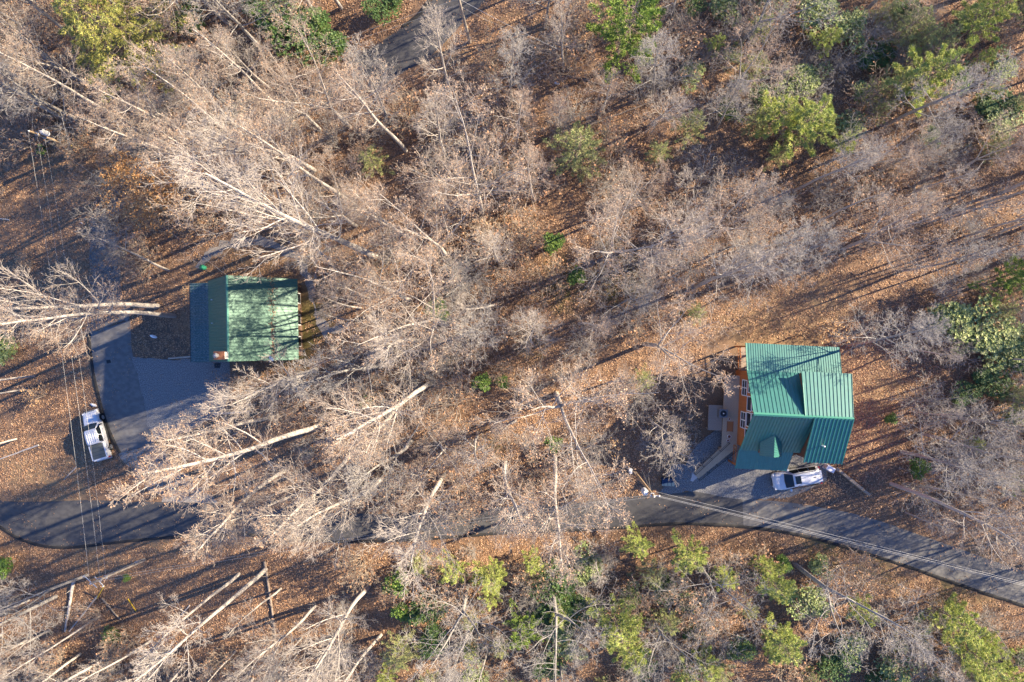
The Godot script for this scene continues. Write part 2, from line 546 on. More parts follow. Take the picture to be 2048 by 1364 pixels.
func build_litter():
	# patches of fallen leaves; each leaf is a bent blade lying at its own angle
	var tones := [Color(0.388, 0.235, 0.136), Color(0.479, 0.318, 0.198), Color(0.306, 0.166, 0.090), Color(0.510, 0.354, 0.234), Color(0.428, 0.235, 0.116), Color(0.245, 0.134, 0.078), Color(0.500, 0.299, 0.161)]
	var sets := []
	for variant in 6:
		var s := Shape.new()
		var cnt := 120 if variant < 5 else 8
		for k in cnt:
			var p := Vector3(rng.randf_range(-0.6, 0.6), rng.randf_range(0.015, 0.07), rng.randf_range(-0.6, 0.6))
			var b := Basis.from_euler(Vector3(rng.randf_range(-0.6, 0.6), rng.randf() * TAU, rng.randf_range(-0.6, 0.6)))
			var l := rng.randf_range(0.04, 0.08)
			var w := l * rng.randf_range(0.45, 0.75)
			var up := rng.randf_range(0.0, 0.03)
			var col: Color = tones[rng.randi() % tones.size()] * rng.randf_range(0.8, 1.2)
			var tip := p + b * Vector3(l, up, 0)
			var tail := p + b * Vector3(-l, up, 0)
			s.quad(tail, p + b * Vector3(0.1 * l, 0, -w), tip, p + b * Vector3(-0.1 * l, 0, w), col)
		sets.append([s.done(), []])
	for iz in 86:
		for ix in 130:
			var x := -72.0 + ix + rng.randf_range(-0.3, 0.3)
			var z := -46.0 + iz + rng.randf_range(-0.3, 0.3)
			var px := in_photo(Vector3(x, terrain(x, z), z))
			if px.x < -60 or px.x > 2110 or px.y < -60 or px.y > 1425:
				continue
			var covered := soil.get_noise_2d(x * 3.0 + 50.0, z * 3.0)
			var kind := rng.randi() % 5
			if is_hard(x, z):
				if rng.randf() > 0.22:
					continue
				kind = 5
			elif is_hard(x, z, 0.35):
				kind = 5
			elif covered < -0.75:
				kind = 5
			var normal := Vector3(terrain(x - 0.5, z) - terrain(x + 0.5, z), 1.0, terrain(x, z - 0.5) - terrain(x, z + 0.5)).normalized()
			var basis_ := Basis(Quaternion(Vector3.UP, normal)) * Basis(Vector3.UP, rng.randf() * TAU)
			sets[kind][1].append(Transform3D(basis_, Vector3(x, terrain(x, z) + (0.03 if kind == 5 else 0.0), z)))
	for q in sets:
		var mm := MultiMesh.new()
		mm.transform_format = MultiMesh.TRANSFORM_3D
		mm.mesh = q[0]
		mm.instance_count = q[1].size()
		for k in q[1].size():
			mm.set_instance_transform(k, q[1][k])
		var o := MultiMeshInstance3D.new()
		o.name = numbered("leaf_litter")
		o.multimesh = mm
		o.material_override = M.leaf
		o.set_meta("kind", "stuff")
		tag(o, "brown fallen leaves covering the forest floor", "leaves")
		add_child(o)

# ---------------------------------------------------------------- trees
class Grower:
	var rng := RandomNumberGenerator.new()
	var wood := [Shape.new(), Shape.new(), Shape.new()]   # trunk, limbs, twigs
	var leaves := Shape.new()
	var tops := PackedVector3Array()
	var N := [0, 14, 7, 6, 4]
	var SEG := [9, 6, 4, 3, 2]
	var SIDES := [9, 5, 4, 3, 3]
	var WIG := [0.05, 0.13, 0.17, 0.2, 0.22]
	var UP := [0.0, 0.10, 0.07, 0.06, 0.05]
	var RATIO := [0.0, 0.0, 0.52, 0.52, 0.55]
	var ANG := [0.0, 55.0, 48.0, 46.0, 44.0]
	var last := 4
	var leaf_chance := 0.0
	var leaf_size := 0.06
	var leaf_tones := [Color(0.40, 0.22, 0.12)]
	var twig_min := 0.011
	func rvec() -> Vector3:
		return Vector3(rng.randf_range(-1, 1), rng.randf_range(-1, 1), rng.randf_range(-1, 1))
	func leaf(p: Vector3, size: float):
		var b := Basis.from_euler(Vector3(rng.randf() * TAU, rng.randf() * TAU, 0))
		var col: Color = leaf_tones[rng.randi() % leaf_tones.size()] * rng.randf_range(0.75, 1.25)
		leaves.quad(p + b * Vector3(-size, 0, 0), p + b * Vector3(0, size * 0.2, -size * 0.6), p + b * Vector3(size, 0, 0), p + b * Vector3(0, size * 0.2, size * 0.6), col)
	func grow(start: Vector3, dir: Vector3, length: float, r: float, lvl: int):
		var ns: int = SEG[lvl]
		var pts := PackedVector3Array([start])
		var p := start
		var d := dir
		for k in ns:
			d = (d + rvec() * float(WIG[lvl]) + Vector3.UP * float(UP[lvl])).normalized()
			p += d * length / ns
			pts.append(p)
		var r1 := maxf(r * (0.42 if lvl < last else 0.35), twig_min * 0.45)
		wood[0 if lvl == 0 else (1 if lvl < 3 else 2)].tube(pts, r, r1, SIDES[lvl])
		if lvl == last:
			if rng.randf() < leaf_chance:
				leaf(p, leaf_size * rng.randf_range(0.7, 1.3))
			if rng.randf() < leaf_chance - 0.6:
				leaf(pts[1] + rvec() * 0.06, leaf_size * rng.randf_range(0.7, 1.3))
			return
		sprout(pts, length, r, r1, lvl, 0.22)
	func sprout(pts: PackedVector3Array, length: float, r: float, r1: float, lvl: int, from: float):
		var cnt: int = N[lvl + 1]
		var az := rng.randf() * TAU
		var ns := pts.size() - 1
		for c in cnt:
			var t := lerpf(from, 1.0, (c + rng.randf_range(0.1, 0.95)) / cnt)
			var f := t * ns
			var k := mini(int(f), ns - 1)
			var at := pts[k].lerp(pts[k + 1], f - k)
			var dd := (pts[k + 1] - pts[k]).normalized()
			az += 2.4 + rng.randf_range(-0.5, 0.5)
			var side := dd.cross(Vector3.UP if absf(dd.y) < 0.9 else Vector3.RIGHT).normalized().rotated(dd, az)
			var ang := deg_to_rad(float(ANG[lvl + 1]) * rng.randf_range(0.7, 1.25))
			var cd := (dd * cos(ang) + side * sin(ang)).normalized()
			var cl := length * float(RATIO[lvl + 1]) * (1.15 - 0.55 * t) * rng.randf_range(0.7, 1.25)
			var cr := maxf(lerpf(r, r1, t) * 0.55, twig_min)
			grow(at, cd, cl, cr, lvl + 1)
	func trunk(h: float, r: float, crown_from: float, limb: float, fork: int, lean: float, taper := 0.25):
		var ends := []
		if fork == 0:
			ends.append([Vector3.ZERO, (Vector3.UP + Vector3(lean, 0, 0)).normalized(), h, r, crown_from])
		else:
			var fh := h * crown_from
			var pts := PackedVector3Array([Vector3(0, -0.5, 0)])
			var p := Vector3.ZERO
			pts.append(p)
			for k in 5:
				p += Vector3(rng.randf_range(-0.04, 0.04), 1.0, rng.randf_range(-0.04, 0.04)) * fh / 5.0
				pts.append(p)
			wood[0].tube(pts, r * 1.15, r * 0.8, 10)
			var az := rng.randf() * TAU
			for k in fork:
				az += TAU / fork + rng.randf_range(-0.4, 0.4)
				var tilt := rng.randf_range(0.16, 0.42)
				ends.append([p, Vector3(cos(az) * tilt, 1.0, sin(az) * tilt).normalized(), (h - fh) * rng.randf_range(0.8, 1.05), r * 0.72 / sqrt(fork * 0.6), 0.12])
		for e in ends:
			var start: Vector3 = e[0]
			var d: Vector3 = e[1]
			var len_: float = e[2]
			var pts := PackedVector3Array()
			var p := start
			if fork == 0:
				pts.append(start - Vector3(0, 0.5, 0))
			pts.append(p)
			var ns := 10
			for k in ns:
				d = (d + rvec() * 0.05 + Vector3.UP * 0.03).normalized()
				p += d * len_ / ns
				pts.append(p)
			var r0: float = e[3]
			var rt := r0 * taper * 0.5
			wood[0].tube(pts, r0 * (1.12 if fork == 0 else 1.0), rt, 9)
			# limbs, longest where the crown begins
			var cnt: int = N[1] if fork == 0 else int(ceil(N[1] / float(fork) * 1.25))
			var az := rng.randf() * TAU
			for c in cnt:
				var t := lerpf(e[4], 0.99, pow((c + rng.randf_range(0.05, 0.95)) / cnt, 0.9))
				var f := t * (pts.size() - 1)
				var k := mini(int(f), pts.size() - 2)
				var at := pts[k].lerp(pts[k + 1], f - k)
				var dd := (pts[k + 1] - pts[k]).normalized()
				az += 2.4 + rng.randf_range(-0.6, 0.6)
				var side := Vector3(cos(az), 0, sin(az))
				var u: float = (t - e[4]) / (1.0 - e[4])
				var ang := deg_to_rad(lerpf(float(ANG[1]) * 1.2, float(ANG[1]) * 0.55, u) * rng.randf_range(0.8, 1.2))
				var cd := (dd * cos(ang) + side * sin(ang)).normalized()
				var cl := limb * lerpf(1.0, 0.35, u) * rng.randf_range(0.7, 1.2)
				var cr := clampf(lerpf(r0, rt, t) * 0.42, 0.02, 0.10)
				grow(at, cd, cl, cr, 1)

var kinds := {}    # kind -> list of variants; a variant is {h, parts: [[name, mesh, material]]}

func add_tree_kind(kind: String, seed_: int, p: Dictionary, bark: Material, twig: Material):
	var g := Grower.new()
	g.rng.seed = seed_
	for k in ["N", "WIG", "UP", "ANG", "RATIO", "SEG"]:
		if p.has(k):
			g.set(k, p[k])
	g.leaf_chance = p.get("leaf", 0.0)
	g.leaf_size = p.get("leaf_size", 0.055)
	g.leaf_tones = p.get("tones", [Color(0.42, 0.28, 0.18), Color(0.48, 0.34, 0.23), Color(0.36, 0.22, 0.13)])
	g.twig_min = p.get("twig", 0.0115)
	g.trunk(p.h, p.r, p.cs, p.limb, p.get("fork", 0), p.get("lean", 0.0), p.get("taper", 0.25))
	var parts := [["trunk", g.wood[0].done(), bark], ["limbs", g.wood[1].done(), bark], ["crown", g.wood[2].done(), twig]]
	if g.leaves.v.size() > 0:
		parts.append(["dry_leaves", g.leaves.done(), M.leaf])
	if not kinds.has(kind):
		kinds[kind] = []
	kinds[kind].append({"h": p.h, "parts": parts})

func add_shrub_kind(kind: String, seed_: int, stems: int, h: float, spread: float, N: Array, twig: Material, leaf := 0.0, tones := []):
	var g := Grower.new()
	g.rng.seed = seed_
	g.N = N
	g.leaf_chance = leaf
	g.leaf_size = 0.06
	if tones.size() > 0:
		g.leaf_tones = tones
	g.twig_min = 0.009
	g.UP = [0.0, 0.06, 0.05, 0.05, 0.04]
	g.WIG = [0.05, 0.14, 0.18, 0.22, 0.24]
	for k in stems:
		var az := g.rng.randf() * TAU
		var tilt := g.rng.randf_range(0.1, spread)
		g.grow(Vector3(cos(az), 0, sin(az)) * g.rng.randf_range(0.02, 0.25) - Vector3(0, 0.08, 0), Vector3(cos(az) * tilt, 1.0, sin(az) * tilt).normalized(), h * g.rng.randf_range(0.65, 1.0), 0.03, 1)
	var parts := [["stems", g.wood[1].done(), twig], ["crown", g.wood[2].done(), twig]]
	if g.leaves.v.size() > 0:
		parts.append(["dry_leaves", g.leaves.done(), M.leaf])
	if not kinds.has(kind):
		kinds[kind] = []
	kinds[kind].append({"h": h, "parts": parts})

# needle trees: whorls of boughs that carry tufts of needles
func add_conifer_kind(kind: String, seed_: int, h: float, r: float, cs: float, wide: float, boughs: int, tufts: int, blades: int, blade: float, droop: float, tones: Array, bark: Material, pointed := 1.0):
	var g := RandomNumberGenerator.new()
	g.seed = seed_
	var trunk := Shape.new()
	var limbs := Shape.new()
	var fol := Shape.new()
	var pts := PackedVector3Array([Vector3(0, -0.4, 0)])
	var p := Vector3.ZERO
	for k in 9:
		pts.append(p)
		p += Vector3(g.randf_range(-0.03, 0.03), 1.0, g.randf_range(-0.03, 0.03)) * h / 8.0
	trunk.tube(pts, r, r * 0.12, 8)
	var az := 0.0
	for b in boughs:
		var u := (b + g.randf()) / boughs
		var t := lerpf(cs, 0.99, u)
		var f := t * 8.0 + 1.0
		var k := mini(int(f), pts.size() - 2)
		var at := pts[k].lerp(pts[k + 1], f - k)
		az += 2.4 + g.randf_range(-0.5, 0.5)
		var len_ := wide * pow(1.0 - u * 0.92, pointed) * g.randf_range(0.4, 1.45) + 0.15
		var d := Vector3(cos(az), g.randf_range(0.15, 0.5), sin(az)).normalized()
		var q := PackedVector3Array([at])
		var e := at
		for s in 4:
			d = (d + Vector3(g.randf_range(-0.15, 0.15), -droop + g.randf_range(-0.1, 0.1), g.randf_range(-0.15, 0.15))).normalized()
			e += d * len_ / 4.0
			q.append(e)
		limbs.tube(q, 0.035, 0.012, 4)
		var cnt := maxi(2, int(tufts * len_ / wide))
		var bough_tone := g.randf_range(0.82, 1.18)
		for c in cnt:
			var w := lerpf(0.25, 1.0, sqrt(g.randf()))
			var ff := w * 4.0
			var kk := mini(int(ff), 3)
			var a := q[kk].lerp(q[kk + 1], ff - kk)
			var dd := (q[kk + 1] - q[kk]).normalized()
			var side := dd.cross(Vector3.UP).normalized()
			a += side * g.randf_range(-1, 1) * len_ * 0.30 * (1.15 - w) + Vector3(0, g.randf_range(-0.12, 0.10), 0)
			var col: Color = tones[g.randi() % tones.size()] * bough_tone * g.randf_range(0.8, 1.2)
			for n in blades:
				var o := (dd * g.randf_range(-0.2, 1.2) + Vector3(g.randf_range(-1, 1), g.randf_range(-0.3, 1.0), g.randf_range(-1, 1))).normalized()
				var sd := o.cross(Vector3(g.randf_range(-1, 1), g.randf_range(-1, 1), g.randf_range(-1, 1))).normalized()
				var l := blade * g.randf_range(0.7, 1.2)
				fol.tri(a - sd * l * 0.085, a + o * l, a + sd * l * 0.085, col)
	if not kinds.has(kind):
		kinds[kind] = []
	kinds[kind].append({"h": h, "parts": [["trunk", trunk.done(), bark], ["boughs", limbs.done(), bark], ["needles", fol.done(), M.foliage]]})

# broad-leaved evergreens: many stems, rosettes of leaves through the outer crown
func add_laurel_kind(kind: String, seed_: int, h: float, wide: float, rosettes: int, per: int, leaf: float, tones: Array):
	var g := RandomNumberGenerator.new()
	g.seed = seed_
	var stems := Shape.new()
	var fol := Shape.new()
	var lumps := []
	for k in 9:
		var az := g.randf() * TAU
		var rr := sqrt(g.randf()) * wide * 0.62
		lumps.append([Vector3(cos(az) * rr, h * g.randf_range(0.45, 0.72), sin(az) * rr), wide * g.randf_range(0.28, 0.46)])
		var top: Vector3 = lumps[k][0]
		stems.tube(PackedVector3Array([Vector3(cos(az) * 0.1, -0.1, sin(az) * 0.1), Vector3(top.x * 0.4, h * 0.3, top.z * 0.4), top]), 0.045, 0.02, 5)
	for k in rosettes:
		var lump: Array = lumps[g.randi() % lumps.size()]
		var d := Vector3(g.randf_range(-1, 1), g.randf_range(-0.5, 1), g.randf_range(-1, 1)).normalized()
		var c: Vector3 = lump[0] + d * float(lump[1]) * g.randf_range(0.55, 1.12)
		if c.y < 0.1:
			continue
		var col: Color = tones[g.randi() % tones.size()] * g.randf_range(0.75, 1.25)
		for n in per:
			var az := TAU * n / per + g.randf()
			var o := (d * 0.5 + Vector3(cos(az), g.randf_range(-0.25, 0.5), sin(az))).normalized()
			var sd := o.cross(Vector3.UP).normalized()
			var l := leaf * g.randf_range(0.7, 1.25)
			fol.quad(c, c + o * l * 0.5 - sd * l * 0.24, c + o * l, c + o * l * 0.5 + sd * l * 0.24, col)
	if not kinds.has(kind):
		kinds[kind] = []
	kinds[kind].append({"h": h, "parts": [["stems", stems.done(), M.bark_brown], ["foliage", fol.done(), M.foliage]]})

var first := {}
# a tree whose foot and tip are given; every copy shares the meshes of its kind
func plant(kind: String, variant: int, called: String, foot: Vector3, tip: Vector3, turn: float, label: String, category: String, group: String, fat := 1.0) -> Node3D:
	var list: Array = kinds[kind]
	var v: Dictionary = list[variant % list.size()]
	var key := kind + str(variant % list.size())
	var o: Node3D
	if first.has(key):
		o = first[key].duplicate()
	else:
		o = Node3D.new()
		for q in v.parts:
			part(q[0], q[1], q[2], o)
		first[key] = o
	o.name = numbered(called)
	add_child(o)
	var up := tip - foot
	var s: float = up.length() / float(v.h)
	var b := Basis(Quaternion(Vector3.UP, up.normalized())) * Basis(Vector3.UP, turn)
	o.transform = Transform3D(b.scaled_local(Vector3(s * fat, s, s * fat)), foot)
	tag(o, label, category, group)
	return o

func make_tree_kinds():
	# tall forest trees with pale trunks and rusty twig ends
	for k in 3:
		add_tree_kind("tall", 100 + k, {"h": 27.0, "r": 0.25, "cs": 0.50, "limb": 5.2, "N": [0, 16, 7, 6, 5], "ANG": [0, 48, 44, 42, 40], "leaf": 0.4, "taper": 0.5}, M.bark_pale, M.twig_rose)
	# the same without tips, brighter
	for k in 2:
		add_tree_kind("fan", 120 + k, {"h": 22.0, "r": 0.24, "cs": 0.40, "limb": 6.4, "N": [0, 16, 7, 6, 5], "taper": 0.4, "ANG": [0, 42, 36, 34, 34], "UP": [0, 0.12, 0.07, 0.05, 0.03], "WIG": [0.04, 0.09, 0.12, 0.14, 0.16]}, M.bark_pale, M.twig_pale)
	# spreading crowns
	for k in 3:
		add_tree_kind("spread", 140 + k, {"h": 20.0, "r": 0.24, "cs": 0.34, "limb": 6.6, "fork": 3, "N": [0, 14, 7, 6, 5], "ANG": [0, 58, 52, 48, 46], "leaf": 0.6}, M.bark_pale, M.twig_rose)
	for k in 3:
		add_tree_kind("grey", 160 + k, {"h": 15.0, "r": 0.17, "cs": 0.32, "limb": 4.2, "N": [0, 16, 7, 6, 5], "ANG": [0, 55, 50, 48, 46]}, M.bark_grey, M.twig_grey)
	# gnarled, few thick limbs
	for k in 2:
		add_tree_kind("gnarled", 180 + k, {"h": 17.0, "r": 0.21, "cs": 0.38, "limb": 6.5, "fork": 2, "N": [0, 10, 6, 5, 4], "ANG": [0, 66, 52, 48, 48], "WIG": [0.06, 0.24, 0.26, 0.26, 0.26]}, M.bark_grey, M.twig_grey)
	# thin poles
	for k in 2:
		add_tree_kind("slender", 200 + k, {"h": 18.0, "r": 0.17, "taper": 0.5, "cs": 0.55, "limb": 3.0, "N": [0, 12, 6, 5, 4], "ANG": [0, 45, 44, 44, 42]}, M.bark_pale, M.twig_pale)
	# the oak that keeps its leaves
	add_tree_kind("oak", 220, {"h": 15.0, "r": 0.30, "cs": 0.30, "limb": 6.8, "fork": 2, "N": [0, 16, 8, 6, 5], "ANG": [0, 66, 56, 50, 48], "leaf": 1.2, "leaf_size": 0.13, "tones": [Color(0.50, 0.27, 0.10), Color(0.42, 0.21, 0.08), Color(0.56, 0.35, 0.16)]}, M.bark_brown, M.twig_brown)
	for k in 2:
		add_shrub_kind("brush", 240 + k, 9, 3.4, 0.75, [0, 9, 7, 5, 4], M.twig_grey)
	add_shrub_kind("brush_rose", 250, 8, 3.2, 0.8, [0, 8, 7, 5, 4], M.twig_rose, 0.35)
	add_shrub_kind("brush_rose", 251, 11, 2.6, 0.9, [0, 8, 6, 5, 4], M.twig_brown, 0.25)
	add_shrub_kind("beech", 260, 4, 2.4, 0.8, [0, 7, 6, 4, 3], M.twig_brown, 1.0, [Color(0.55, 0.32, 0.14), Color(0.62, 0.40, 0.20)])
	var lime := [Color(0.428, 0.483, 0.117), Color(0.331, 0.414, 0.103), Color(0.511, 0.524, 0.166)]
	var soft := [Color(0.373, 0.397, 0.154), Color(0.298, 0.348, 0.128), Color(0.447, 0.435, 0.198)]
	var deep := [Color(0.052, 0.105, 0.026), Color(0.070, 0.134, 0.033), Color(0.098, 0.151, 0.034)]
	add_conifer_kind("hemlock", 300, 16.0, 0.24, 0.15, 5.4, 140, 50, 9, 0.32, 0.14, [Color(0.414, 0.414, 0.103), Color(0.310, 0.345, 0.097), Color(0.511, 0.476, 0.131)], M.bark_brown, 0.8)
	for k in 2:
		add_conifer_kind("pine", 310 + k, 11.0, 0.15, 0.25, 3.1, 58, 44, 13, 0.30, 0.02, lime, M.bark_brown, 0.7)
	add_conifer_kind("cedar", 320, 9.0, 0.13, 0.12, 2.7, 90, 32, 8, 0.26, 0.03, soft, M.bark_brown, 0.8)
	add_conifer_kind("green_pine", 330, 13.0, 0.18, 0.35, 3.5, 54, 50, 13, 0.30, 0.02, [Color(0.210, 0.310, 0.050), Color(0.280, 0.360, 0.070), Color(0.150, 0.240, 0.045)], M.bark_brown, 0.6)
	add_laurel_kind("laurel_dark", 340, 3.6, 2.8, 1100, 6, 0.17, deep)
	add_laurel_kind("laurel_pale", 350, 3.0, 2.4, 900, 6, 0.16, [Color(0.254, 0.307, 0.100), Color(0.344, 0.380, 0.154), Color(0.164, 0.226, 0.064)])
	add_laurel_kind("holly", 360, 2.6, 1.4, 700, 6, 0.13, [Color(0.102, 0.181, 0.026), Color(0.160, 0.239, 0.032), Color(0.072, 0.138, 0.026)])

func radial_height(foot_px: Vector2, tip_px: Vector2, foot: Vector3) -> float:
	var nadir := Vector2(1080, 690)
	var out := (foot_px - nadir).normalized()
	var rb := (foot_px - nadir).length()
	var rt := (tip_px - nadir).dot(out)
	return (CAM_HEIGHT - foot.y) * (1.0 - rb / maxf(rt, rb + 1.0))

# landmarks of the photo, by which the trees of the crowd are told apart
var landmarks := [
	[195, 870, "the white pickup"], [520, 640, "the pale green roof"], [350, 780, "the gravel pad"], [1590, 800, "the cabin roof"], [1585, 955, "the white car"], [1333, 962, "the blue dumpster"],
	[75, 270, "the transformer pole"], [215, 50, "the yellow-green hemlock"], [590, 60, "the rhododendron thicket"], [1245, 62, "the bright green pine"], [1160, 290, "the hazy green cedar"],
	[1620, 240, "the yellow-green pines"], [1860, 148, "the upper right pine"], [1500, 525, "the white starburst crown"], [960, 360, "the big rusty crown"], [560, 440, "the white fan-shaped tree"],
	[300, 390, "the leafy oak"], [872, 622, "the glossy green bush"], [980, 762, "the two small green bushes"], [1140, 860, "the big central crown"], [1380, 1112, "the larger lime-green pine"],
	[792, 1160, "the upright green bush"], [985, 1155, "the road bank pines"], [1232, 1250, "the large yellow-green pine"], [1720, 1230, "the large gnarled tree"], [1930, 1270, "the lower right pines"],
	[1900, 1010, "the long grey trunk"], [1950, 645, "the pale laurel thicket"], [230, 1145, "the pole with crossarms"], [930, 40, "the upper road pole"], [2035, 560, "the right edge pine"],
	[1700, 610, "the leafy clearing"], [1105, 490, "the dark yellow-green bush"], [400, 1230, "the two long pale poles"], [800, 1310, "the pale grey-green cedar"], [1562, 1290, "the bottom lime-green pine"],
	[650, 1330, "the bottom forked tree"], [1395, 625, "the thin green cedar"], [1340, 880, "the fan-shaped crown"], [700, 870, "the long pale tree"], [1420, 240, "the grey-green cedar"],
	[1790, 400, "the upper right shadows"], [1100, 1300, "the pale gnarled tree"], [60, 1300, "the bottom left corner"], [30, 160, "the top left corner"], [1985, 370, "the twisted tree"], [1985, 850, "the dark laurel"]]
var waiting := []      # things of the crowd that still need a label: [node, look, place in the photo]

func label_crowd():
	var ways := ["right of", "to the lower right of", "below", "to the lower left of", "left of", "to the upper left of", "above", "to the upper right of"]
	var order := ["nearest", "second", "third", "fourth", "fifth", "sixth", "seventh", "eighth", "ninth", "tenth", "eleventh", "twelfth", "thirteenth", "fourteenth", "fifteenth", "sixteenth", "seventeenth", "eighteenth", "nineteenth", "twentieth", "farthest"]
	var bins := {}
	for w in waiting:
		var best: Array = landmarks[0]
		for l in landmarks:
			if (w[2] as Vector2).distance_squared_to(Vector2(l[0], l[1])) < (w[2] as Vector2).distance_squared_to(Vector2(best[0], best[1])):
				best = l
		var d: Vector2 = w[2] - Vector2(best[0], best[1])
		var key: String = w[1] + " " + ways[posmod(roundi(d.angle() / (PI / 4)), 8)] + " " + best[2]
		if not bins.has(key):
			bins[key] = []
		bins[key].append([d.length(), w[0]])
	for key in bins:
		var list: Array = bins[key]
		list.sort_custom(func(a, b): return a[0] < b[0])
		for k in list.size():
			list[k][1].set_meta("label", key if list.size() == 1 else order[mini(k, order.size() - 1)] + " " + key)

var standing := []     # feet of trees already planted (x, z)

func build_marked_trees():
	# foot in the photo, tip in the photo, kind, label
	var list := [
		[574, 232, 405, 45, "tall", "tall pale tree with rusty twigs leaning toward the dark rhododendron thicket", 27],
		[489, 273, 288, 98, "tall", "middle one of three tall pale trees fanned below the yellow-green hemlock", 26],
		[444, 294, 172, 130, "tall", "lowest of three tall pale trees fanned below the yellow-green hemlock, twin trunk lines", 26],
		[440, 345, 175, 255, "tall", "tall bare tree whose twigs reach the pole with the white transformer at left", 22],
		[700, 255, 560, 130, "spread", "pale crooked tree with wide twisted limbs left of the upper road", 20],
		[690, 398, 525, 236, "tall", "tall pale tree above the fan-shaped white tree, behind the left house", 24],
		[772, 522, 380, 345, "fan", "bright white fan-shaped tree with a stout trunk behind the left house", 31],
		[390, 430, 268, 375, "oak", "oak still holding orange-brown leaves between the pole and the left house", 18],
		[338, 541, 165, 452, "slender", "thin tree with pinkish twigs in front of the leafy oak", 15],
		[316, 612, -70, 565, "fan", "upper of two big white trunks stretching to the left edge beside the yard", 27],
		[350, 632, -60, 600, "tall", "lower of two big white trunks stretching to the left edge beside the yard", 28],
		[70, 752, -150, 768, "tall", "upper thick white trunk leaving the left edge above the pickup", 24],
		[58, 778, -120, 800, "slender", "thin white trunk leaving the left edge just below a thicker one", 17],
		[33, 878, -130, 905, "tall", "short-looking white trunk leaving the left edge beside the pickup", 20],
		[102, 195, -60, 90, "slender", "grey trunk leaving the left edge under the hemlock", 20],
		[48, 287, -120, 225, "slender", "grey trunk leaving the left edge beside the transformer pole", 18],
		[965, 432, 930, 285, "spread", "big round rusty-tipped crown near the middle of the upper woods", 22],
		[895, 517, 845, 430, "spread", "spreading tree with a pale bent trunk right of the white fan-shaped tree", 20],
		[1000, 530, 978, 480, "fan", "small white starburst crown at the centre of the woods", 15],
		[893, 648, 790, 625, "spread", "pale tree with thick forked limbs spreading beside the small green bush", 22],
		[868, 762, 610, 905, "tall", "long pale tree stretching down-left from the middle of the woods", 29],
		[1112, 788, 1140, 885, "spread", "big spreading crown at the centre above the road", 24],
		[1010, 925, 985, 1085, "tall", "bare tree with an upright trunk reaching across the road, left of its twin", 26],
		[1108, 905, 1152, 1085, "tall", "bare rusty-tipped tree reaching across the road, nearest the dumpster", 26],
		[888, 950, 800, 1120, "fan", "bare tree crossing the road with a straight slanting trunk", 24],
		[772, 950, 640, 1085, "fan", "bare tree crossing the road with a curved white trunk", 25],
		[715, 898, 490, 1040, "tall", "white-trunked tree slanting over the road right of the longest trunk", 27],
		[645, 850, 250, 985, "tall", "longest white trunk lying across the picture below the gravel pad", 33],
		[577, 937, 330, 1085, "tall", "straight white trunk slanting over the road, third below the gravel pad", 29],
		[600, 985, 440, 1075, "tall", "white trunk slanting over the lower road, lowest of its row", 24],
		[552, 830, 330, 905, "tall", "white trunk nearest below the gravel pad", 24],
		[1298, 838, 1335, 880, "fan", "bright bare fan-shaped crown beside the cabin deck", 13],
		[478, 1148, 265, 1310, "slender", "left one of two long pale poles on the slope under the lower road", 24],
		[532, 1138, 270, 1400, "slender", "right one of two long pale poles on the slope under the lower road", 27],
		[562, 1177, 450, 1262, "slender", "short pale pole right of the two long ones on the slope", 14],
		[738, 1172, 560, 1345, "fan", "pale many-stemmed tree on the slope below the road", 22],
		[762, 1270, 640, 1420, "fan", "pale forked tree at the bottom edge left of the evergreens", 19],
		[200, 1232, 10, 1345, "slender", "pale pole above the bottom left corner", 17],
		[175, 1150, -40, 1232, "gnarled", "grey gnarled tree behind the pole with crossarms at lower left", 17],
		[100, 1260, -60, 1345, "spread", "grey bare tree in the bottom left corner", 17],
		[1782, 967, 2090, 1095, "tall", "long grey trunk right of the timber wall reaching the right edge", 24],
		[1802, 903, 2010, 965, "grey", "grey trunk above the long one right of the timber wall", 18],
		[1845, 868, 2060, 905, "grey", "grey trunk in the thicket right of the cabin", 18],
		[1885, 832, 2100, 850, "grey", "grey bare tree above the trunks right of the cabin", 17],
		[1392, 573, 1512, 522, "fan", "bright white starburst crown above the clearing", 19],
		[1475, 560, 1640, 505, "grey", "grey crown right of the white starburst above the clearing", 17],
		[1695, 690, 1880, 672, "grey", "pale blue-grey bare tree with a bent limb above the cabin's right corner", 18],
		[1290, 688, 1385, 706, "spread", "wide bare crown just left of the cabin's upper roof", 18],
		[738, 596, 664, 574, "tall", "upper of three straight trees shading the pale green roof", 15],
		[722, 616, 652, 600, "tall", "middle of three straight trees shading the pale green roof", 15],
		[706, 642, 640, 634, "slender", "lower of three straight trees shading the pale green roof", 14],
		[905, 205, 885, 62, "fan", "white-branched tree standing over the upper road edge", 18],
		[1020, 205, 1012, 85, "grey", "pale grey bushy tree right of the upper road", 15],
		[812, 302, 700, 105, "tall", "pale tree whose crown hides the lower end of the upper road", 23],
		[1592, 1130, 1790, 1275, "gnarled", "large grey gnarled tree with sweeping limbs below the older road", 19],
		[1395, 1125, 1470, 1225, "gnarled", "grey gnarled tree below the road between lime pines", 16],
		[1105, 1175, 1128, 1340, "gnarled", "pale gnarled tree at the bottom middle among the pines", 18],
		[935, 1170, 905, 1335, "gnarled", "pale gnarled tree at the bottom edge left of the dark pines", 18],
		[1770, 250, 1990, 130, "grey", "grey bare tree in the upper right corner woods", 18],
		[1870, 430, 2010, 400, "gnarled", "pale twisted tree near the right edge, upper half", 15],
		[1640, 330, 1775, 265, "grey", "large lilac-grey crown in the upper right woods", 18],
		[1930, 520, 2080, 490, "grey", "grey bare tree at the right edge, middle", 15],
	]
	var n := 0
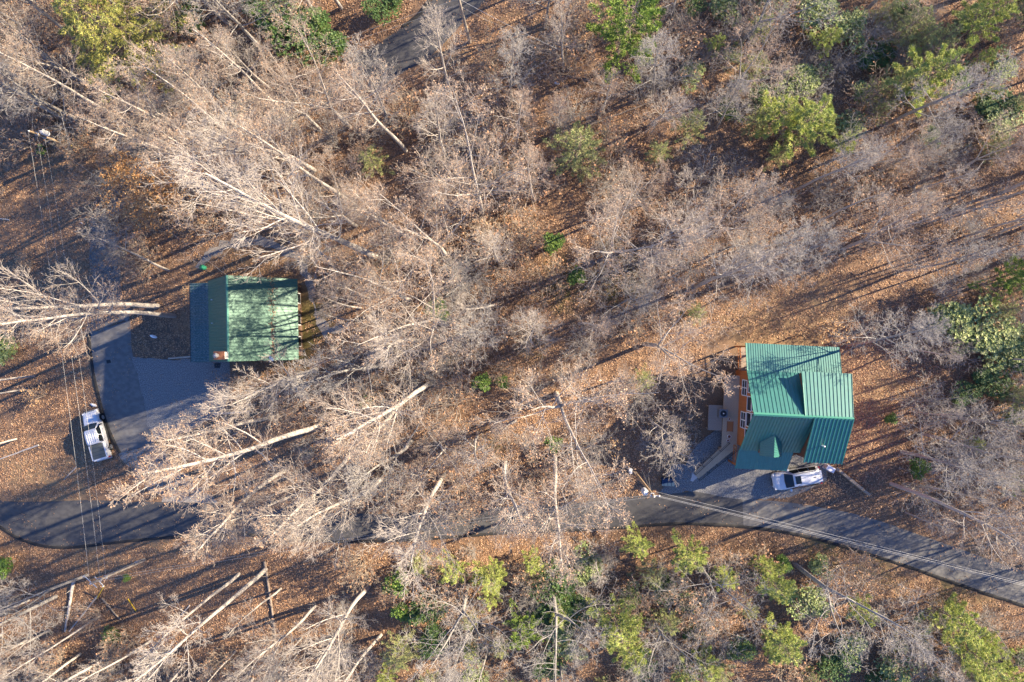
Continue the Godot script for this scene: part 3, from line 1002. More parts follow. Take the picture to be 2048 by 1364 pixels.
	for q in list:
		var foot := on_ground(q[0], q[1])
		var h := clampf(radial_height(Vector2(q[0], q[1]), Vector2(q[2], q[3]), foot), 0.6 * float(q[6]), float(q[6]))
		var tip := at_height(q[2], q[3], foot.y + h)
		# no tree leans more than about twenty degrees
		var lean := Vector2(tip.x - foot.x, tip.z - foot.z)
		if lean.length() > 0.34 * h:
			lean = lean.normalized() * 0.34 * h
			tip = Vector3(foot.x + lean.x, tip.y, foot.z + lean.y)
		plant(q[4], n, "oak_tree" if q[4] == "oak" else "bare_tree", foot, tip, rng.randf() * TAU, q[5], "tree", "bare forest trees")
		standing.append(Vector2(foot.x, foot.z))
		n += 1

func build_evergreens():
	# middle of the crown in the photo, height, kind, label
	var list := [
		[215, 50, 17.0, "hemlock", "large yellow-green hemlock at the top left"],
		[590, 55, 5.6, "laurel_dark", "dark green rhododendron thicket at the top, largest"],
		[640, 85, 5.0, "laurel_dark", "dark rhododendron just right of the largest one"],
		[545, 30, 4.6, "laurel_dark", "dark rhododendron left of the largest one, touching the top edge"],
		[768, 12, 2.8, "laurel_dark", "green rhododendron beside the upper road at the top edge"],
		[380, 40, 3.0, "laurel_dark", "dark green shrub right of the yellow-green hemlock"],
		[1245, 62, 14.4, "green_pine", "bright green pine standing alone right of the upper road"],
		[1160, 290, 9.8, "cedar", "soft green cedar with a hazy crown in the upper middle woods"],
		[1620, 240, 10.9, "pine", "yellow-green pine above the lilac-grey crown"],
		[1560, 225, 8.6, "pine", "yellow-green pine left of the one above the lilac-grey crown"],
		[1860, 148, 10.9, "pine", "yellow-green pine near the upper right corner, lower one"],
		[1800, 165, 6.9, "cedar", "pale green cedar left of the lower corner pine"],
		[1975, 35, 9.2, "pine", "yellow-green pine in the upper right corner"],
		[1830, 45, 7.5, "cedar", "pale green cedar at the top edge near the upper right corner"],
		[1640, 25, 3.7, "laurel_pale", "pale green laurel at the top edge right of centre"],
		[1700, 60, 3.2, "laurel_pale", "pale green laurel right of another near the top edge"],
		[1385, 245, 5.8, "cedar", "grey-green cedar right of the hazy cedar"],
		[1320, 300, 4.6, "cedar", "small grey-green cedar in the upper middle woods"],
		[1590, 165, 3.0, "laurel_pale", "small pale laurel above the yellow-green pines"],
		[1750, 110, 2.6, "laurel_dark", "dark laurel under the upper right trees"],
		[872, 622, 3.2, "holly", "glossy green bush beside the pale forked tree"],
		[740, 318, 5.3, "cedar", "dull green cedar among the bare trees behind the left house"],
		[1105, 490, 3.2, "holly", "dark yellow-green bush in the middle of the woods"],
		[1152, 550, 2.3, "holly", "small green bush below the dark yellow-green one"],
		[965, 762, 2.3, "holly", "left of two small green bushes left of the central crown"],
		[1002, 764, 2.1, "holly", "right of two small green bushes left of the central crown"],
		[1290, 760, 4.0, "cedar", "thin green cedar left of the cabin"],
		[730, 800, 2.1, "holly", "small green bush beside the long pale trunk"],
		[1110, 885, 2.5, "holly", "green bush under the big central crown"],
		[1395, 625, 3.7, "cedar", "thin green cedar at the left end of the clearing"],
		[1280, 1090, 6.3, "pine", "lime-green pine below the road, left of a larger one"],
		[1380, 1112, 7.5, "pine", "larger lime-green pine below the road beside the seam in the asphalt"],
		[792, 1160, 3.9, "holly", "upright bright green bush below the road at left"],
		[800, 1225, 3.0, "holly", "smaller green bush under the upright bright one"],
		[905, 1140, 6.3, "pine", "left one of two lime-green pines hugging the road bank"],
		[985, 1155, 6.9, "pine", "right one of two lime-green pines hugging the road bank"],
		[1062, 1125, 5.2, "pine", "small lime pine left of the dark evergreen"],
		[1112, 1185, 4.2, "laurel_dark", "dark evergreen bush below the road in the middle"],
		[1150, 1225, 3.4, "laurel_dark", "dark evergreen bush right of and below its neighbour"],
		[1045, 1260, 7.5, "green_pine", "green pine near the bottom middle"],
		[1120, 1228, 5.8, "pine", "pine between the dark bushes at the bottom middle"],
		[1232, 1250, 9.8, "pine", "large yellow-green pine right of the dark bushes"],
		[1265, 1310, 6.9, "pine", "yellow-green pine at the bottom under the large one"],
		[1552, 1172, 7.5, "pine", "lime-green pine left of the gnarled grey tree"],
		[1570, 1130, 2.5, "holly", "green bush on the bank above the lime-green pine"],
		[1562, 1290, 8.6, "pine", "lime-green pine near the bottom right of centre"],
		[1915, 1245, 9.2, "pine", "upper pine of the lime-green row at the lower right"],
		[1955, 1310, 9.2, "pine", "lower pine of the lime-green row at the lower right"],
		[2010, 1350, 8.0, "pine", "pine in the bottom right corner"],
		[1640, 1135, 2.1, "laurel_pale", "low pale laurel on the bank below the older road"],
		[1415, 1330, 6.3, "pine", "lime pine at the bottom edge right of the large yellow-green one"],
		[800, 1310, 6.9, "cedar", "pale grey-green cedar at the bottom edge"],
		[865, 1280, 2.8, "laurel_dark", "dark bush right of the pale grey-green cedar"],
		[2035, 560, 9.2, "green_pine", "green pine at the right edge, middle"],
		[1935, 645, 3.7, "laurel_pale", "pale laurel thicket at the right, upper one"],
		[1990, 655, 3.7, "laurel_pale", "pale laurel thicket at the right edge"],
		[1895, 640, 3.0, "laurel_pale", "pale laurel thicket nearest the clearing"],
		[1985, 760, 2.8, "laurel_dark", "dark laurel in the thicket right of the cabin"],
		[1930, 790, 2.4, "laurel_dark", "small dark laurel in the thicket right of the cabin"],
		[1835, 935, 2.8, "holly", "olive bush beside the long grey trunk"],
		[1782, 835, 1.5, "holly", "tiny green bush on the open leaves right of the cabin"],
		[8, 1130, 3.2, "holly", "green bush at the left edge below the road"],
		[5, 690, 2.8, "laurel_pale", "green bush at the left edge above the white trunks"],
		[1700, 1300, 2.8, "laurel_pale", "pale laurel under the gnarled grey tree"],
		[1800, 1340, 3.4, "laurel_pale", "pale laurel at the bottom edge below the gnarled grey tree"],
		[1330, 1180, 2.2, "laurel_dark", "dark laurel between the pines below the road"],
		[1480, 1300, 2.6, "laurel_dark", "dark laurel left of the bottom lime pine"],
		[225, 1275, 2.0, "laurel_dark", "dark green bush near the bottom left"],
		[85, 300, 1.4, "holly", "tiny green bush under the transformer pole's wires"],
		[255, 1155, 1.1, "holly", "tiny green bush beside the pole with crossarms"],
		[1450, 15, 2.5, "laurel_pale", "small pale laurel at the top edge"],
		[1995, 210, 3.0, "laurel_dark", "dark laurel near the right edge, upper"],
		[1280, 110, 2.3, "holly", "green bush beside the foot of the bright pine"],
	]
	var called := {"hemlock": "hemlock_tree", "pine": "pine_tree", "green_pine": "pine_tree", "cedar": "cedar_tree", "laurel_dark": "rhododendron_shrub", "laurel_pale": "laurel_shrub", "holly": "holly_shrub"}
	var n := 0
	for q in list:
		var mid := at_height(q[0], q[1], terrain(on_ground(q[0], q[1]).x, on_ground(q[0], q[1]).z) + float(q[2]) * 0.6)
		var foot := Vector3(mid.x, terrain(mid.x, mid.z), mid.z)
		var tree: bool = q[3] in ["hemlock", "pine", "green_pine", "cedar"]
		plant(q[3], n, called[q[3]], foot, foot + Vector3(rng.randf_range(-0.03, 0.03), 1, rng.randf_range(-0.03, 0.03)) * float(q[2]), rng.randf() * TAU, q[4], "tree" if tree else "shrub", "evergreens in the winter woods", 1.0 if tree else rng.randf_range(0.9, 1.15))
		standing.append(Vector2(foot.x, foot.z))
		var wide: float = {"hemlock": 5.0, "pine": 2.6, "green_pine": 3.2, "cedar": 2.4, "laurel_dark": 2.2, "laurel_pale": 2.0, "holly": 1.0}[q[3]]
		shown.append([Vector2(q[0], q[1]), 18.5 * wide * float(q[2]) / {"hemlock": 16.0, "pine": 11.0, "green_pine": 13.0, "cedar": 9.0, "laurel_dark": 3.6, "laurel_pale": 3.0, "holly": 2.6}[q[3]] + 18.0])
		n += 1

var shown := [[Vector2(300, 400), 120.0], [Vector2(100, 280), 85.0], [Vector2(930, 40), 60.0], [Vector2(1300, 970), 90.0]]        # evergreen crowns that the bare trees do not hide: [place in the photo, radius in pixels]

func hides_evergreen(p: Vector2) -> bool:
	for q in shown:
		if p.distance_to(q[0]) < float(q[1]):
			return true
	return false

# places in the photo that no filling tree may stand in or hang over
var open_places := [
	[0, 290, 140, 290, 178, 330, 178, 700, 210, 830, 165, 960, 90, 1000, 0, 1000, -200, 1000, -200, 290],
	[178, 600, 300, 560, 390, 500, 610, 485, 700, 640, 650, 735, 470, 760, 460, 880, 240, 960, 178, 900],
	[1240, 1010, 1310, 930, 1380, 860, 1425, 740, 1470, 660, 1740, 670, 1830, 740, 1810, 830, 1790, 1010, 1830, 1040, 2060, 1110, 2060, 1260, 1900, 1200, 1700, 1130, 1480, 1075, 1240, 1085],
	[1430, 640, 1500, 580, 1700, 540, 1810, 580, 1790, 690, 1460, 690],
	[730, -120, 1110, -120, 1020, 80, 900, 175, 790, 185, 720, 125],
	[-200, 1040, 100, 1085, 300, 1085, 700, 1085, 740, 1150, 480, 1290, 330, 1290, 130, 1180, -60, 1140],
	[700, 1010, 1240, 1000, 1240, 1085, 700, 1110],
	[200, 900, 480, 860, 700, 960, 700, 1090, 100, 1095, 100, 1000],
]

func is_open(p: Vector2) -> bool:
	for o in open_places:
		var poly := PackedVector2Array()
		for k in range(0, o.size(), 2):
			poly.append(Vector2(o[k], o[k + 1]))
		if Geometry2D.is_point_in_polygon(p, poly):
			return true
	return false

func far_from(p: Vector2, dist: float, list: Array) -> bool:
	for q in list:
		if p.distance_squared_to(q) < dist * dist:
			return false
	return true

func build_green_belts():
	var feet := []
	for belt in [[780, 1110, 2048, 1364, 46], [1360, 0, 2048, 330, 34], [1860, 560, 2048, 980, 10]]:
		var count := 0
		var tries := 0
		while count < int(belt[4]) and tries < 2000:
			tries += 1
			var q := Vector2(rng.randf_range(belt[0], belt[2]), rng.randf_range(belt[1], belt[3]))
			var foot := on_ground(q.x, q.y)
			if is_hard(foot.x, foot.z, 1.0) or not far_from(Vector2(foot.x, foot.z), 2.2, feet) or not far_from(Vector2(foot.x, foot.z), 1.6, standing) or is_open(q):
				continue
			var kind: String = ["pine", "cedar", "laurel_pale", "laurel_pale", "cedar", "laurel_dark", "pine"][rng.randi() % 7]
			var h: float = {"pine": 4.5, "cedar": 5.0, "laurel_pale": 2.4, "laurel_dark": 2.4, "holly": 2.2}[kind] * rng.randf_range(0.7, 1.3)
			var look: String = {"pine": "young lime-green pine", "cedar": "pale feathery cedar", "laurel_pale": "pale laurel", "laurel_dark": "dark rhododendron", "holly": "green bush"}[kind]
			var called: String = {"pine": "pine_tree", "cedar": "cedar_tree", "laurel_pale": "laurel_shrub", "laurel_dark": "rhododendron_shrub", "holly": "holly_shrub"}[kind]
			var o := plant(kind, rng.randi(), called, foot, foot + Vector3(0.02, 1, 0) * h, rng.randf() * TAU, look, "tree" if kind in ["pine", "cedar"] else "shrub", "evergreens in the winter woods")
			waiting.append([o, look, in_photo(foot + Vector3(0, h * 0.6, 0))])
			feet.append(Vector2(foot.x, foot.z))
			count += 1

func build_filling_woods():
	var count := 0
	var tries := 0
	while count < 300 and tries < 14000:
		tries += 1
		var x := rng.randf_range(-72.0, 74.0)
		var z := rng.randf_range(-46.0, 42.0)
		if is_hard(x, z, 1.0):
			continue
		var foot := Vector3(x, terrain(x, z), z)
		var f := in_photo(foot)
		if f.x < -120 or f.x > 2400 or f.y < -140 or f.y > 1450:
			continue
		var kind := "grey"
		var h := rng.randf_range(9.0, 15.0)
		var gap := 3.2
		if f.x < 1150 and f.y < 900:
			kind = ["tall", "spread", "grey", "fan", "slender", "tall", "grey"][rng.randi() % 7]
			h = rng.randf_range(13.0, 23.0)
			if f.x > 850:
				h = rng.randf_range(11.0, 18.0)
		elif f.y > 1080:
			kind = ["grey", "slender", "gnarled", "grey"][rng.randi() % 4]
			h = rng.randf_range(7.0, 13.0)
			if f.x < 760:
				kind = ["slender", "fan", "grey"][rng.randi() % 3]
				h = rng.randf_range(10.0, 18.0)
		elif f.x < 1330:
			kind = ["spread", "grey", "tall", "spread", "fan"][rng.randi() % 5]
			h = rng.randf_range(11.0, 19.0)
		else:
			kind = ["grey", "grey", "gnarled", "slender", "spread", "slender"][rng.randi() % 6]
			h = rng.randf_range(9.0, 17.0)
			if f.x > 1740 and f.y > 360 and f.y < 1000:
				kind = ["slender", "grey", "slender"][rng.randi() % 3]
				gap = 2.2
		if not far_from(Vector2(x, z), gap, standing):
			continue
		var tip := foot + Vector3(rng.randf_range(-0.09, 0.09), 1.0, rng.randf_range(-0.09, 0.09)) * h
		var bad := is_open(f)
		if f.x < 780 and f.y > 740 and f.y < 1010 and rng.randf() < 0.8:
			continue
		for t in [0.45, 0.75, 1.0]:
			bad = bad or is_open(in_photo(foot.lerp(tip, t))) or hides_evergreen(in_photo(foot.lerp(tip, t)))
		if bad:
			continue
		var look: String = {"tall": "tall rusty-tipped bare tree", "spread": "spreading bare tree", "grey": "grey bare tree", "fan": "pale bare tree", "slender": "thin pale bare tree", "gnarled": "gnarled grey bare tree"}[kind]
		var o := plant(kind, rng.randi(), "bare_tree", foot, tip, rng.randf() * TAU, look, "tree", "bare forest trees", rng.randf_range(0.9, 1.15))
		waiting.append([o, look, in_photo(foot.lerp(tip, 0.75))])
		standing.append(Vector2(x, z))
		count += 1

func build_brush():
	var feet := []
	var count := 0
	var tries := 0
	while count < 300 and tries < 9000:
		tries += 1
		var x := rng.randf_range(-68.0, 54.0)
		var z := rng.randf_range(-43.0, 42.0)
		if is_hard(x, z, 1.1):
			continue
		var foot := Vector3(x, terrain(x, z), z)
		var f := in_photo(foot)
		if f.x < -40 or f.x > 2090 or f.y < -40 or f.y > 1400:
			continue
		var open_here := is_open(f)
		if f.distance_to(Vector2(1333, 955)) < 60.0 or f.distance_to(Vector2(1440, 840)) < 60.0:
			continue
		if open_here and rng.randf() < 0.96:
			continue
		if not far_from(Vector2(x, z), 2.4, feet):
			continue
		var kind := "brush" if rng.randf() < (0.75 if f.x > 1150 else 0.4) else "brush_rose"
		var h := rng.randf_range(2.2, 5.2)
		if rng.randf() < 0.05 or open_here:
			kind = "beech"
			h = rng.randf_range(1.2, 2.4)
		var look: String = {"brush": "grey leafless brush", "brush_rose": "brown leafless brush", "beech": "young beech with tan leaves"}[kind]
		var o := plant(kind, rng.randi(), "young_beech" if kind == "beech" else "bare_shrub", foot, foot + Vector3(rng.randf_range(-0.1, 0.1), 1, rng.randf_range(-0.1, 0.1)) * h, rng.randf() * TAU, look, "shrub", "leafless undergrowth", rng.randf_range(0.9, 1.4))
		waiting.append([o, look, in_photo(foot + Vector3(0, h * 0.5, 0))])
		feet.append(Vector2(x, z))
		count += 1

func build_logs():
	var list := [
		[530, 1122, 556, 1305, 0.16, "long dead log lying straight down the slope under the road", "bark_brown"],
		[205, 1196, 242, 1238, 0.13, "short fallen log crossing others below the pole with crossarms", "timber"],
		[150, 1160, 132, 1262, 0.20, "thick pinkish fallen log left of the pole with crossarms", "bark_pale"],
		[196, 1192, 140, 1262, 0.12, "pale fallen log leaning across others at the lower left", "bark_pale"],
		[0, 66, 78, 38, 0.22, "tan fallen log at the top left corner", "bark_brown"],
		[78, 890, -10, 922, 0.11, "pale fallen pole on the leaves left of the pickup", "bark_pale"],
		[153, 934, 128, 960, 0.07, "short pale stick on the leaves behind the pickup", "bark_pale"],
		[1136, 152, 1212, 172, 0.12, "dark fallen log in the upper middle near the bright pine", "bark_brown"],
		[1828, 372, 1832, 408, 0.10, "short upright-looking pale snag in the upper right woods", "bark_pale"],
		[1180, 250, 1300, 205, 0.13, "brown fallen log among the upper middle trees", "bark_brown"],
		[430, 828, 500, 822, 0.12, "pale fallen log at the edge of the gravel pad", "bark_pale"],
		[380, 1210, 350, 1245, 0.08, "thin stick on the slope between the two long poles", "bark_pale"],
		[20, 440, -10, 436, 0.10, "pale log end at the left edge of the open slope", "bark_pale"],
	]
	for q in list:
		var a := on_ground(q[0], q[1])
		var b := on_ground(q[2], q[3])
		var pts := PackedVector3Array()
		for k in 7:
			var p := a.lerp(b, k / 6.0)
			p.y = terrain(p.x, p.z) + float(q[4]) * 0.75
			if k > 0 and k < 6:
				p += Vector3(rng.randf_range(-1, 1), 0, rng.randf_range(-1, 1)) * float(q[4]) * 0.35
			pts.append(p)
		var o := thing("fallen_log", q[5], "log", a, 0.0, "fallen logs")
		for k in pts.size():
			pts[k] -= a
		part("stem", path_mesh(pts, q[4], float(q[4]) * 0.55, 9), M[q[6]], o)
		# broken stubs of branches
		for k in 3:
			var p: Vector3 = pts[1 + k]
			var d := Vector3(rng.randf_range(-1, 1), 0.7, rng.randf_range(-1, 1)).normalized()
			part("stub", bar_mesh(p, p + d * (0.3 + 2.0 * float(q[4])), float(q[4]) * 0.3, float(q[4]) * 0.12, 5), M[q[6]], o)

# ---------------------------------------------------------------- houses
# a sheet of ribbed metal roofing: a-b is the upper edge, d-c the lower one
func roof_sheet(parent: Node, a: Vector3, b: Vector3, c: Vector3, d: Vector3, m: Material, spacing: float, rib_h := 0.06, rib_w := 0.09, called := "roof_slope") -> MeshInstance3D:
	var nrm := (c - a).cross(b - a).normalized()
	if nrm.y < 0.0:
		var keep := a
		a = b
		b = keep
		keep = c
		c = d
		d = keep
		nrm = -nrm
	var s := Shape.new()
	s.prism([a, b, c, d], -nrm * 0.07)
	s.c.clear()
	var slope := part(called, s.done(), m, parent)
	var r := Shape.new()
	var wide := maxf(a.distance_to(b), d.distance_to(c))
	var cnt := int(wide / spacing)
	for k in cnt + 1:
		var t := (k + 0.02) / (cnt + 0.04)
		var p := a.lerp(b, t)
		var q := d.lerp(c, t)
		if p.distance_to(q) < 0.3:
			continue
		var side := nrm.cross((q - p).normalized()).normalized() * rib_w * 0.5
		var up := nrm * rib_h
		r.quad(p - side, p - side * 0.5 + up, q - side * 0.5 + up, q - side)
		r.quad(p - side * 0.5 + up, p + side * 0.5 + up, q + side * 0.5 + up, q - side * 0.5 + up)
		r.quad(p + side * 0.5 + up, p + side, q + side, q + side * 0.5 + up)
	r.c.clear()
	var ribs := part("roof_ribs", r.done(), m, slope)
	ribs.set_meta("kind", "stuff")
	return slope

func cap_strip(parent: Node, a: Vector3, b: Vector3, w: float, m: Material):
	var s := Shape.new()
	var d := (b - a).normalized()
	var side := d.cross(Vector3.UP).normalized() * w
	var up := Vector3(0, 0.06, 0)
	var dn := Vector3(0, -w * 0.62, 0)
	s.quad(a - side + dn + up, a + up, b + up, b - side + dn + up)
	s.quad(a + up, a + side + dn + up, b + side + dn + up, b + up)
	s.c.clear()
	part("ridge_cap", s.done(), m, parent)

# a window in a wall that faces -x: frame proud of the wall, panes set in it
func window_left(parent: Node, x: float, z0: float, z1: float, y0: float, y1: float, cols: int, rows: int):
	var f := Shape.new()
	var t := 0.09
	f.box(Vector3(x - 0.06, y0, z0), Vector3(x + 0.05, y1, z0 + t))
	f.box(Vector3(x - 0.06, y0, z1 - t), Vector3(x + 0.05, y1, z1))
	f.box(Vector3(x - 0.06, y0, z0 + t), Vector3(x + 0.05, y0 + t, z1 - t))
	f.box(Vector3(x - 0.06, y1 - t, z0 + t), Vector3(x + 0.05, y1, z1 - t))
	for k in range(1, cols):
		var zc := lerpf(z0, z1, float(k) / cols)
		f.box(Vector3(x - 0.055, y0 + t, zc - 0.05), Vector3(x + 0.04, y1 - t, zc + 0.05))
	f.c.clear()
	var w := part("window", f.done(), M.white, parent)
	for k in cols:
		for r in rows:
			var za := lerpf(z0, z1, float(k) / cols) + 0.06
			var zb := lerpf(z0, z1, float(k + 1) / cols) - 0.06
			var ya := lerpf(y0, y1, float(r) / rows) + 0.05
			var yb := lerpf(y0, y1, float(r + 1) / rows) - 0.05
			part("pane", box_mesh(Vector3(x - 0.02, ya, za), Vector3(x + 0.01, yb, zb)), M.glass, w)
			if r > 0:
				part("muntin", box_mesh(Vector3(x - 0.05, ya - 0.09, za - 0.02), Vector3(x - 0.025, ya - 0.01, zb + 0.02)), M.white, w)

func railing(parent: Node, a: Vector3, b: Vector3, h: float, m: Material, baluster_gap := 0.3):
	var rail := Vector3(0, h, 0)
	part("hand_rail", bar_mesh(a + rail, b + rail, 0.045, -1, 6), m, parent)
	part("bottom_rail", bar_mesh(a + Vector3(0, 0.12, 0), b + Vector3(0, 0.12, 0), 0.035, -1, 6), m, parent)
	var cnt := maxi(2, int(a.distance_to(b) / baluster_gap))
	for k in cnt + 1:
		var p := a.lerp(b, float(k) / cnt)
		part("baluster", bar_mesh(p, p + rail, 0.05 if k == 0 or k == cnt else 0.028, -1, 5), m, parent)

func build_cabin():
	var o := thing("log_cabin", "orange timber cabin with a ribbed teal metal roof at the right", "cabin", Vector3(20.2, 0, 6.5), -deg_to_rad(2.7))
	var L := 9.15
	# walls
	var gable := [Vector3(0.55, -0.3, 3.85), Vector3(0.55, 4.55, 3.85), Vector3(0.55, 8.28, 0), Vector3(0.55, 5.62, -3.85), Vector3(0.55, -0.3, -3.85)]
	var s := Shape.new()
	s.prism(gable, Vector3(0.2, 0, 0))
	s.c.clear()
	part("front_wall", s.done(), M.siding, o)
	# lap boards of the front wall
	var boards := Shape.new()
	for k in 34:
		var y := 1.7 + k * 0.19
		var z0 := -3.85
		var z1 := 3.85
		if y > 5.4: z0 = -3.85 * (8.28 - y) / (8.28 - 5.62)
		if y > 4.5: z1 = 3.85 * (8.28 - y) / (8.28 - 4.55)
		if z1 - z0 < 0.4:
			break
		boards.box(Vector3(0.52, y, z0 + 0.1), Vector3(0.56, y + 0.155, z1 - 0.1))
	boards.c.clear()
	part("lap_siding", boards.done(), M.siding, o).set_meta("kind", "stuff")
	s = Shape.new()
	var back := []
	for p in gable:
		back.append(p + Vector3(L - 1.2, 0, 0))
	s.prism(back, Vector3(0.2, 0, 0))
	s.c.clear()
	part("back_wall", s.done(), M.siding, o)
	part("side_wall", box_mesh(Vector3(0.75, -0.3, -3.85), Vector3(L - 0.65, 5.6, -3.65)), M.siding, o)
	part("side_wall", box_mesh(Vector3(0.75, -0.3, 3.65), Vector3(L - 0.65, 4.5, 3.85)), M.siding, o)
	# roof
	roof_sheet(o, Vector3(0, 8.6, 0), Vector3(L, 8.6, 0), Vector3(L, 5.9, -4.0), Vector3(0, 5.9, -4.0), M.roof_teal, 0.38, 0.045, 0.06)
	roof_sheet(o, Vector3(0, 5.87, -3.98), Vector3(L, 5.87, -3.98), Vector3(L, 5.0, -6.72), Vector3(0, 5.0, -6.72), M.roof_teal, 0.23, 0.035, 0.045, "porch_roof")
	roof_sheet(o, Vector3(L, 8.6, 0), Vector3(0, 8.6, 0), Vector3(0, 4.7, 4.0), Vector3(L, 4.7, 4.0), M.roof_teal, 0.30)
	roof_sheet(o, Vector3(5.25, 4.68, 3.97), Vector3(-0.05, 4.68, 3.97), Vector3(-0.05, 3.6, 6.05), Vector3(5.05, 3.6, 6.05), M.roof_teal, 0.23, 0.035, 0.045, "porch_roof")
	# broad shed dormers either side of the ridge
	roof_sheet(o, Vector3(4.72, 8.66, -0.02), Vector3(L + 0.05, 8.66, -0.02), Vector3(L + 0.3, 7.3, -4.2), Vector3(4.75, 7.3, -4.2), M.roof_teal, 0.36, 0.05, 0.06, "dormer_roof")
	roof_sheet(o, Vector3(L + 0.05, 8.66, 0.02), Vector3(5.65, 8.66, 0.02), Vector3(5.65, 6.4, 4.62), Vector3(L + 0.1, 6.4, 4.62), M.roof_teal, 0.33, 0.09, 0.18, "dormer_roof")
	cap_strip(o, Vector3(-0.03, 8.62, 0), Vector3(L + 0.08, 8.68, 0), 0.16, M.trim_green)
	s = Shape.new()
	s.prism([Vector3(4.95, 8.45, -0.2), Vector3(4.95, 7.2, -3.95), Vector3(4.95, 5.75, -3.95)], Vector3(0.15, 0, 0))
	s.c.clear()
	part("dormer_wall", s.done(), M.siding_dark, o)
	s = Shape.new()
	s.prism([Vector3(5.9, 8.4, 0.3), Vector3(5.9, -0.3, 4.3), Vector3(5.9, 6.45, 4.3)], Vector3(0.15, 0, 0))
	s.c.clear()
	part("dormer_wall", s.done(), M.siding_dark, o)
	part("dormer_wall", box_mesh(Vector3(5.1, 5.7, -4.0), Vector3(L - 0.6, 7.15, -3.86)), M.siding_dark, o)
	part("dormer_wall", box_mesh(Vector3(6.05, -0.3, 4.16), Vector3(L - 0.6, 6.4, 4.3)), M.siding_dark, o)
	# rake trim along the front edge
	for e in [[Vector3(-0.02, 8.6, 0), Vector3(-0.02, 5.9, -4.0)], [Vector3(-0.02, 5.87, -4.0), Vector3(-0.02, 5.0, -6.72)], [Vector3(-0.02, 8.6, 0), Vector3(-0.02, 4.7, 4.0)], [Vector3(-0.07, 4.68, 4.0), Vector3(-0.07, 3.6, 6.05)], [Vector3(L + 0.02, 8.6, 0.0), Vector3(L + 0.02, 4.7, 4.0)], [Vector3(4.73, 8.66, -0.05), Vector3(4.73, 7.3, -4.2)], [Vector3(5.63, 8.66, 0.05), Vector3(5.63, 6.4, 4.62)]]:
		part("rake_trim", bar_mesh(e[0], e[1], 0.055, -1, 6), M.trim_green, o)
	# little gable dormer in the road-side slope
	roof_sheet(o, Vector3(2.7, 6.62, 2.0), Vector3(2.7, 6.62, 4.3), Vector3(1.62, 5.66, 4.3), Vector3(1.62, 5.66, 3.0), M.roof_teal, 0.24, 0.035, 0.05, "gable_dormer_roof")
	roof_sheet(o, Vector3(2.7, 6.62, 4.3), Vector3(2.7, 6.62, 2.0), Vector3(3.78, 5.66, 3.0), Vector3(3.78, 5.66, 4.3), M.roof_teal, 0.24, 0.035, 0.05, "gable_dormer_roof")
	s = Shape.new()
	s.prism([Vector3(1.8, 4.6, 4.05), Vector3(1.8, 5.75, 4.05), Vector3(2.7, 6.55, 4.05), Vector3(3.6, 5.75, 4.05), Vector3(3.6, 4.6, 4.05)], Vector3(0, 0, 0.12))
	s.c.clear()
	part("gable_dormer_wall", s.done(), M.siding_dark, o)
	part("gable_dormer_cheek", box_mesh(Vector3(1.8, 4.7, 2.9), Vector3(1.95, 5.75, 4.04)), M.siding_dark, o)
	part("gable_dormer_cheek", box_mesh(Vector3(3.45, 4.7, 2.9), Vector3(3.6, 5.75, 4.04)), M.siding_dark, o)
	part("vent_pipe", bar_mesh(Vector3(6.92, 7.2, 2.8), Vector3(6.92, 8.05, 2.8), 0.07, -1, 8), M.white, o)
	# windows of the gable wall
	window_left(o, 0.53, -3.0, -1.35, 2.7, 4.35, 2, 2)
	window_left(o, 0.53, 0.25, 1.95, 2.7, 4.35, 2, 2)
	window_left(o, 0.53, -2.65, -1.75, 4.75, 5.7, 1, 1)
	window_left(o, 0.53, -1.45, 0.05, 4.6, 6.05, 1, 1)
	window_left(o, 0.53, 0.15, 1.6, 4.6, 6.05, 1, 1)
	window_left(o, 0.53, 1.8, 2.75, 4.3, 5.4, 1, 1)
	window_left(o, 0.53, -1.35, -0.05, 6.2, 7.1, 1, 1)
	window_left(o, 0.53, 0.1, 1.15, 6.2, 7.0, 1, 1)
	# side porches: floor, posts, rails
	part("porch_floor", box_mesh(Vector3(0.5, 1.35, -6.4), Vector3(L - 0.5, 1.5, -3.86)), M.deck_grey, o)
	part("porch_floor", box_mesh(Vector3(0.3, 1.35, 3.86), Vector3(2.2, 1.5, 5.8)), M.deck_grey, o)
	for x in [0.35, 3.2, 6.0, 8.8]:
		part("porch_post", box_mesh(Vector3(x, -0.3, -6.45), Vector3(x + 0.15, 5.0, -6.3)), M.siding, o)
	for x in [0.15, 4.8]:
		part("porch_post", box_mesh(Vector3(x, -0.3, 5.75), Vector3(x + 0.15, 3.62, 5.9)), M.siding, o)
	railing(o, Vector3(0.2, 1.5, -6.3), Vector3(0.35, 1.5, -3.95), 1.0, M.siding)
	railing(o, Vector3(0.25, 1.5, 3.95), Vector3(0.2, 1.5, 5.75), 1.0, M.siding)
	# front deck
	var deck := Shape.new()
	var frame := Shape.new()
	for k in 13:
		var x0 := -1.0 + k * 0.125
		deck.box(Vector3(x0, 1.55, -3.3), Vector3(x0 + 0.115, 1.6, 4.6))
	deck.c.clear()
	part("deck_boards", deck.done(), M.deck, o).set_meta("kind", "stuff")
	frame.box(Vector3(-0.98, 1.35, -3.28), Vector3(0.54, 1.54, 4.58))
	frame.c.clear()
	part("deck_frame", frame.done(), M.timber, o)
	for z in [-3.1, 0.5, 4.4]:
		part("deck_post", box_mesh(Vector3(-0.95, -0.3, z), Vector3(-0.8, 1.35, z + 0.15)), M.timber, o)
	# lower landing that carries the air conditioner
	deck = Shape.new()
	for k in 19:
		var x0 := -2.45 + k * 0.076
		deck.box(Vector3(x0, 1.30, -0.1), Vector3(x0 + 0.068, 1.34, 2.55))
	deck.c.clear()
	part("landing_boards", deck.done(), M.deck_grey, o).set_meta("kind", "stuff")
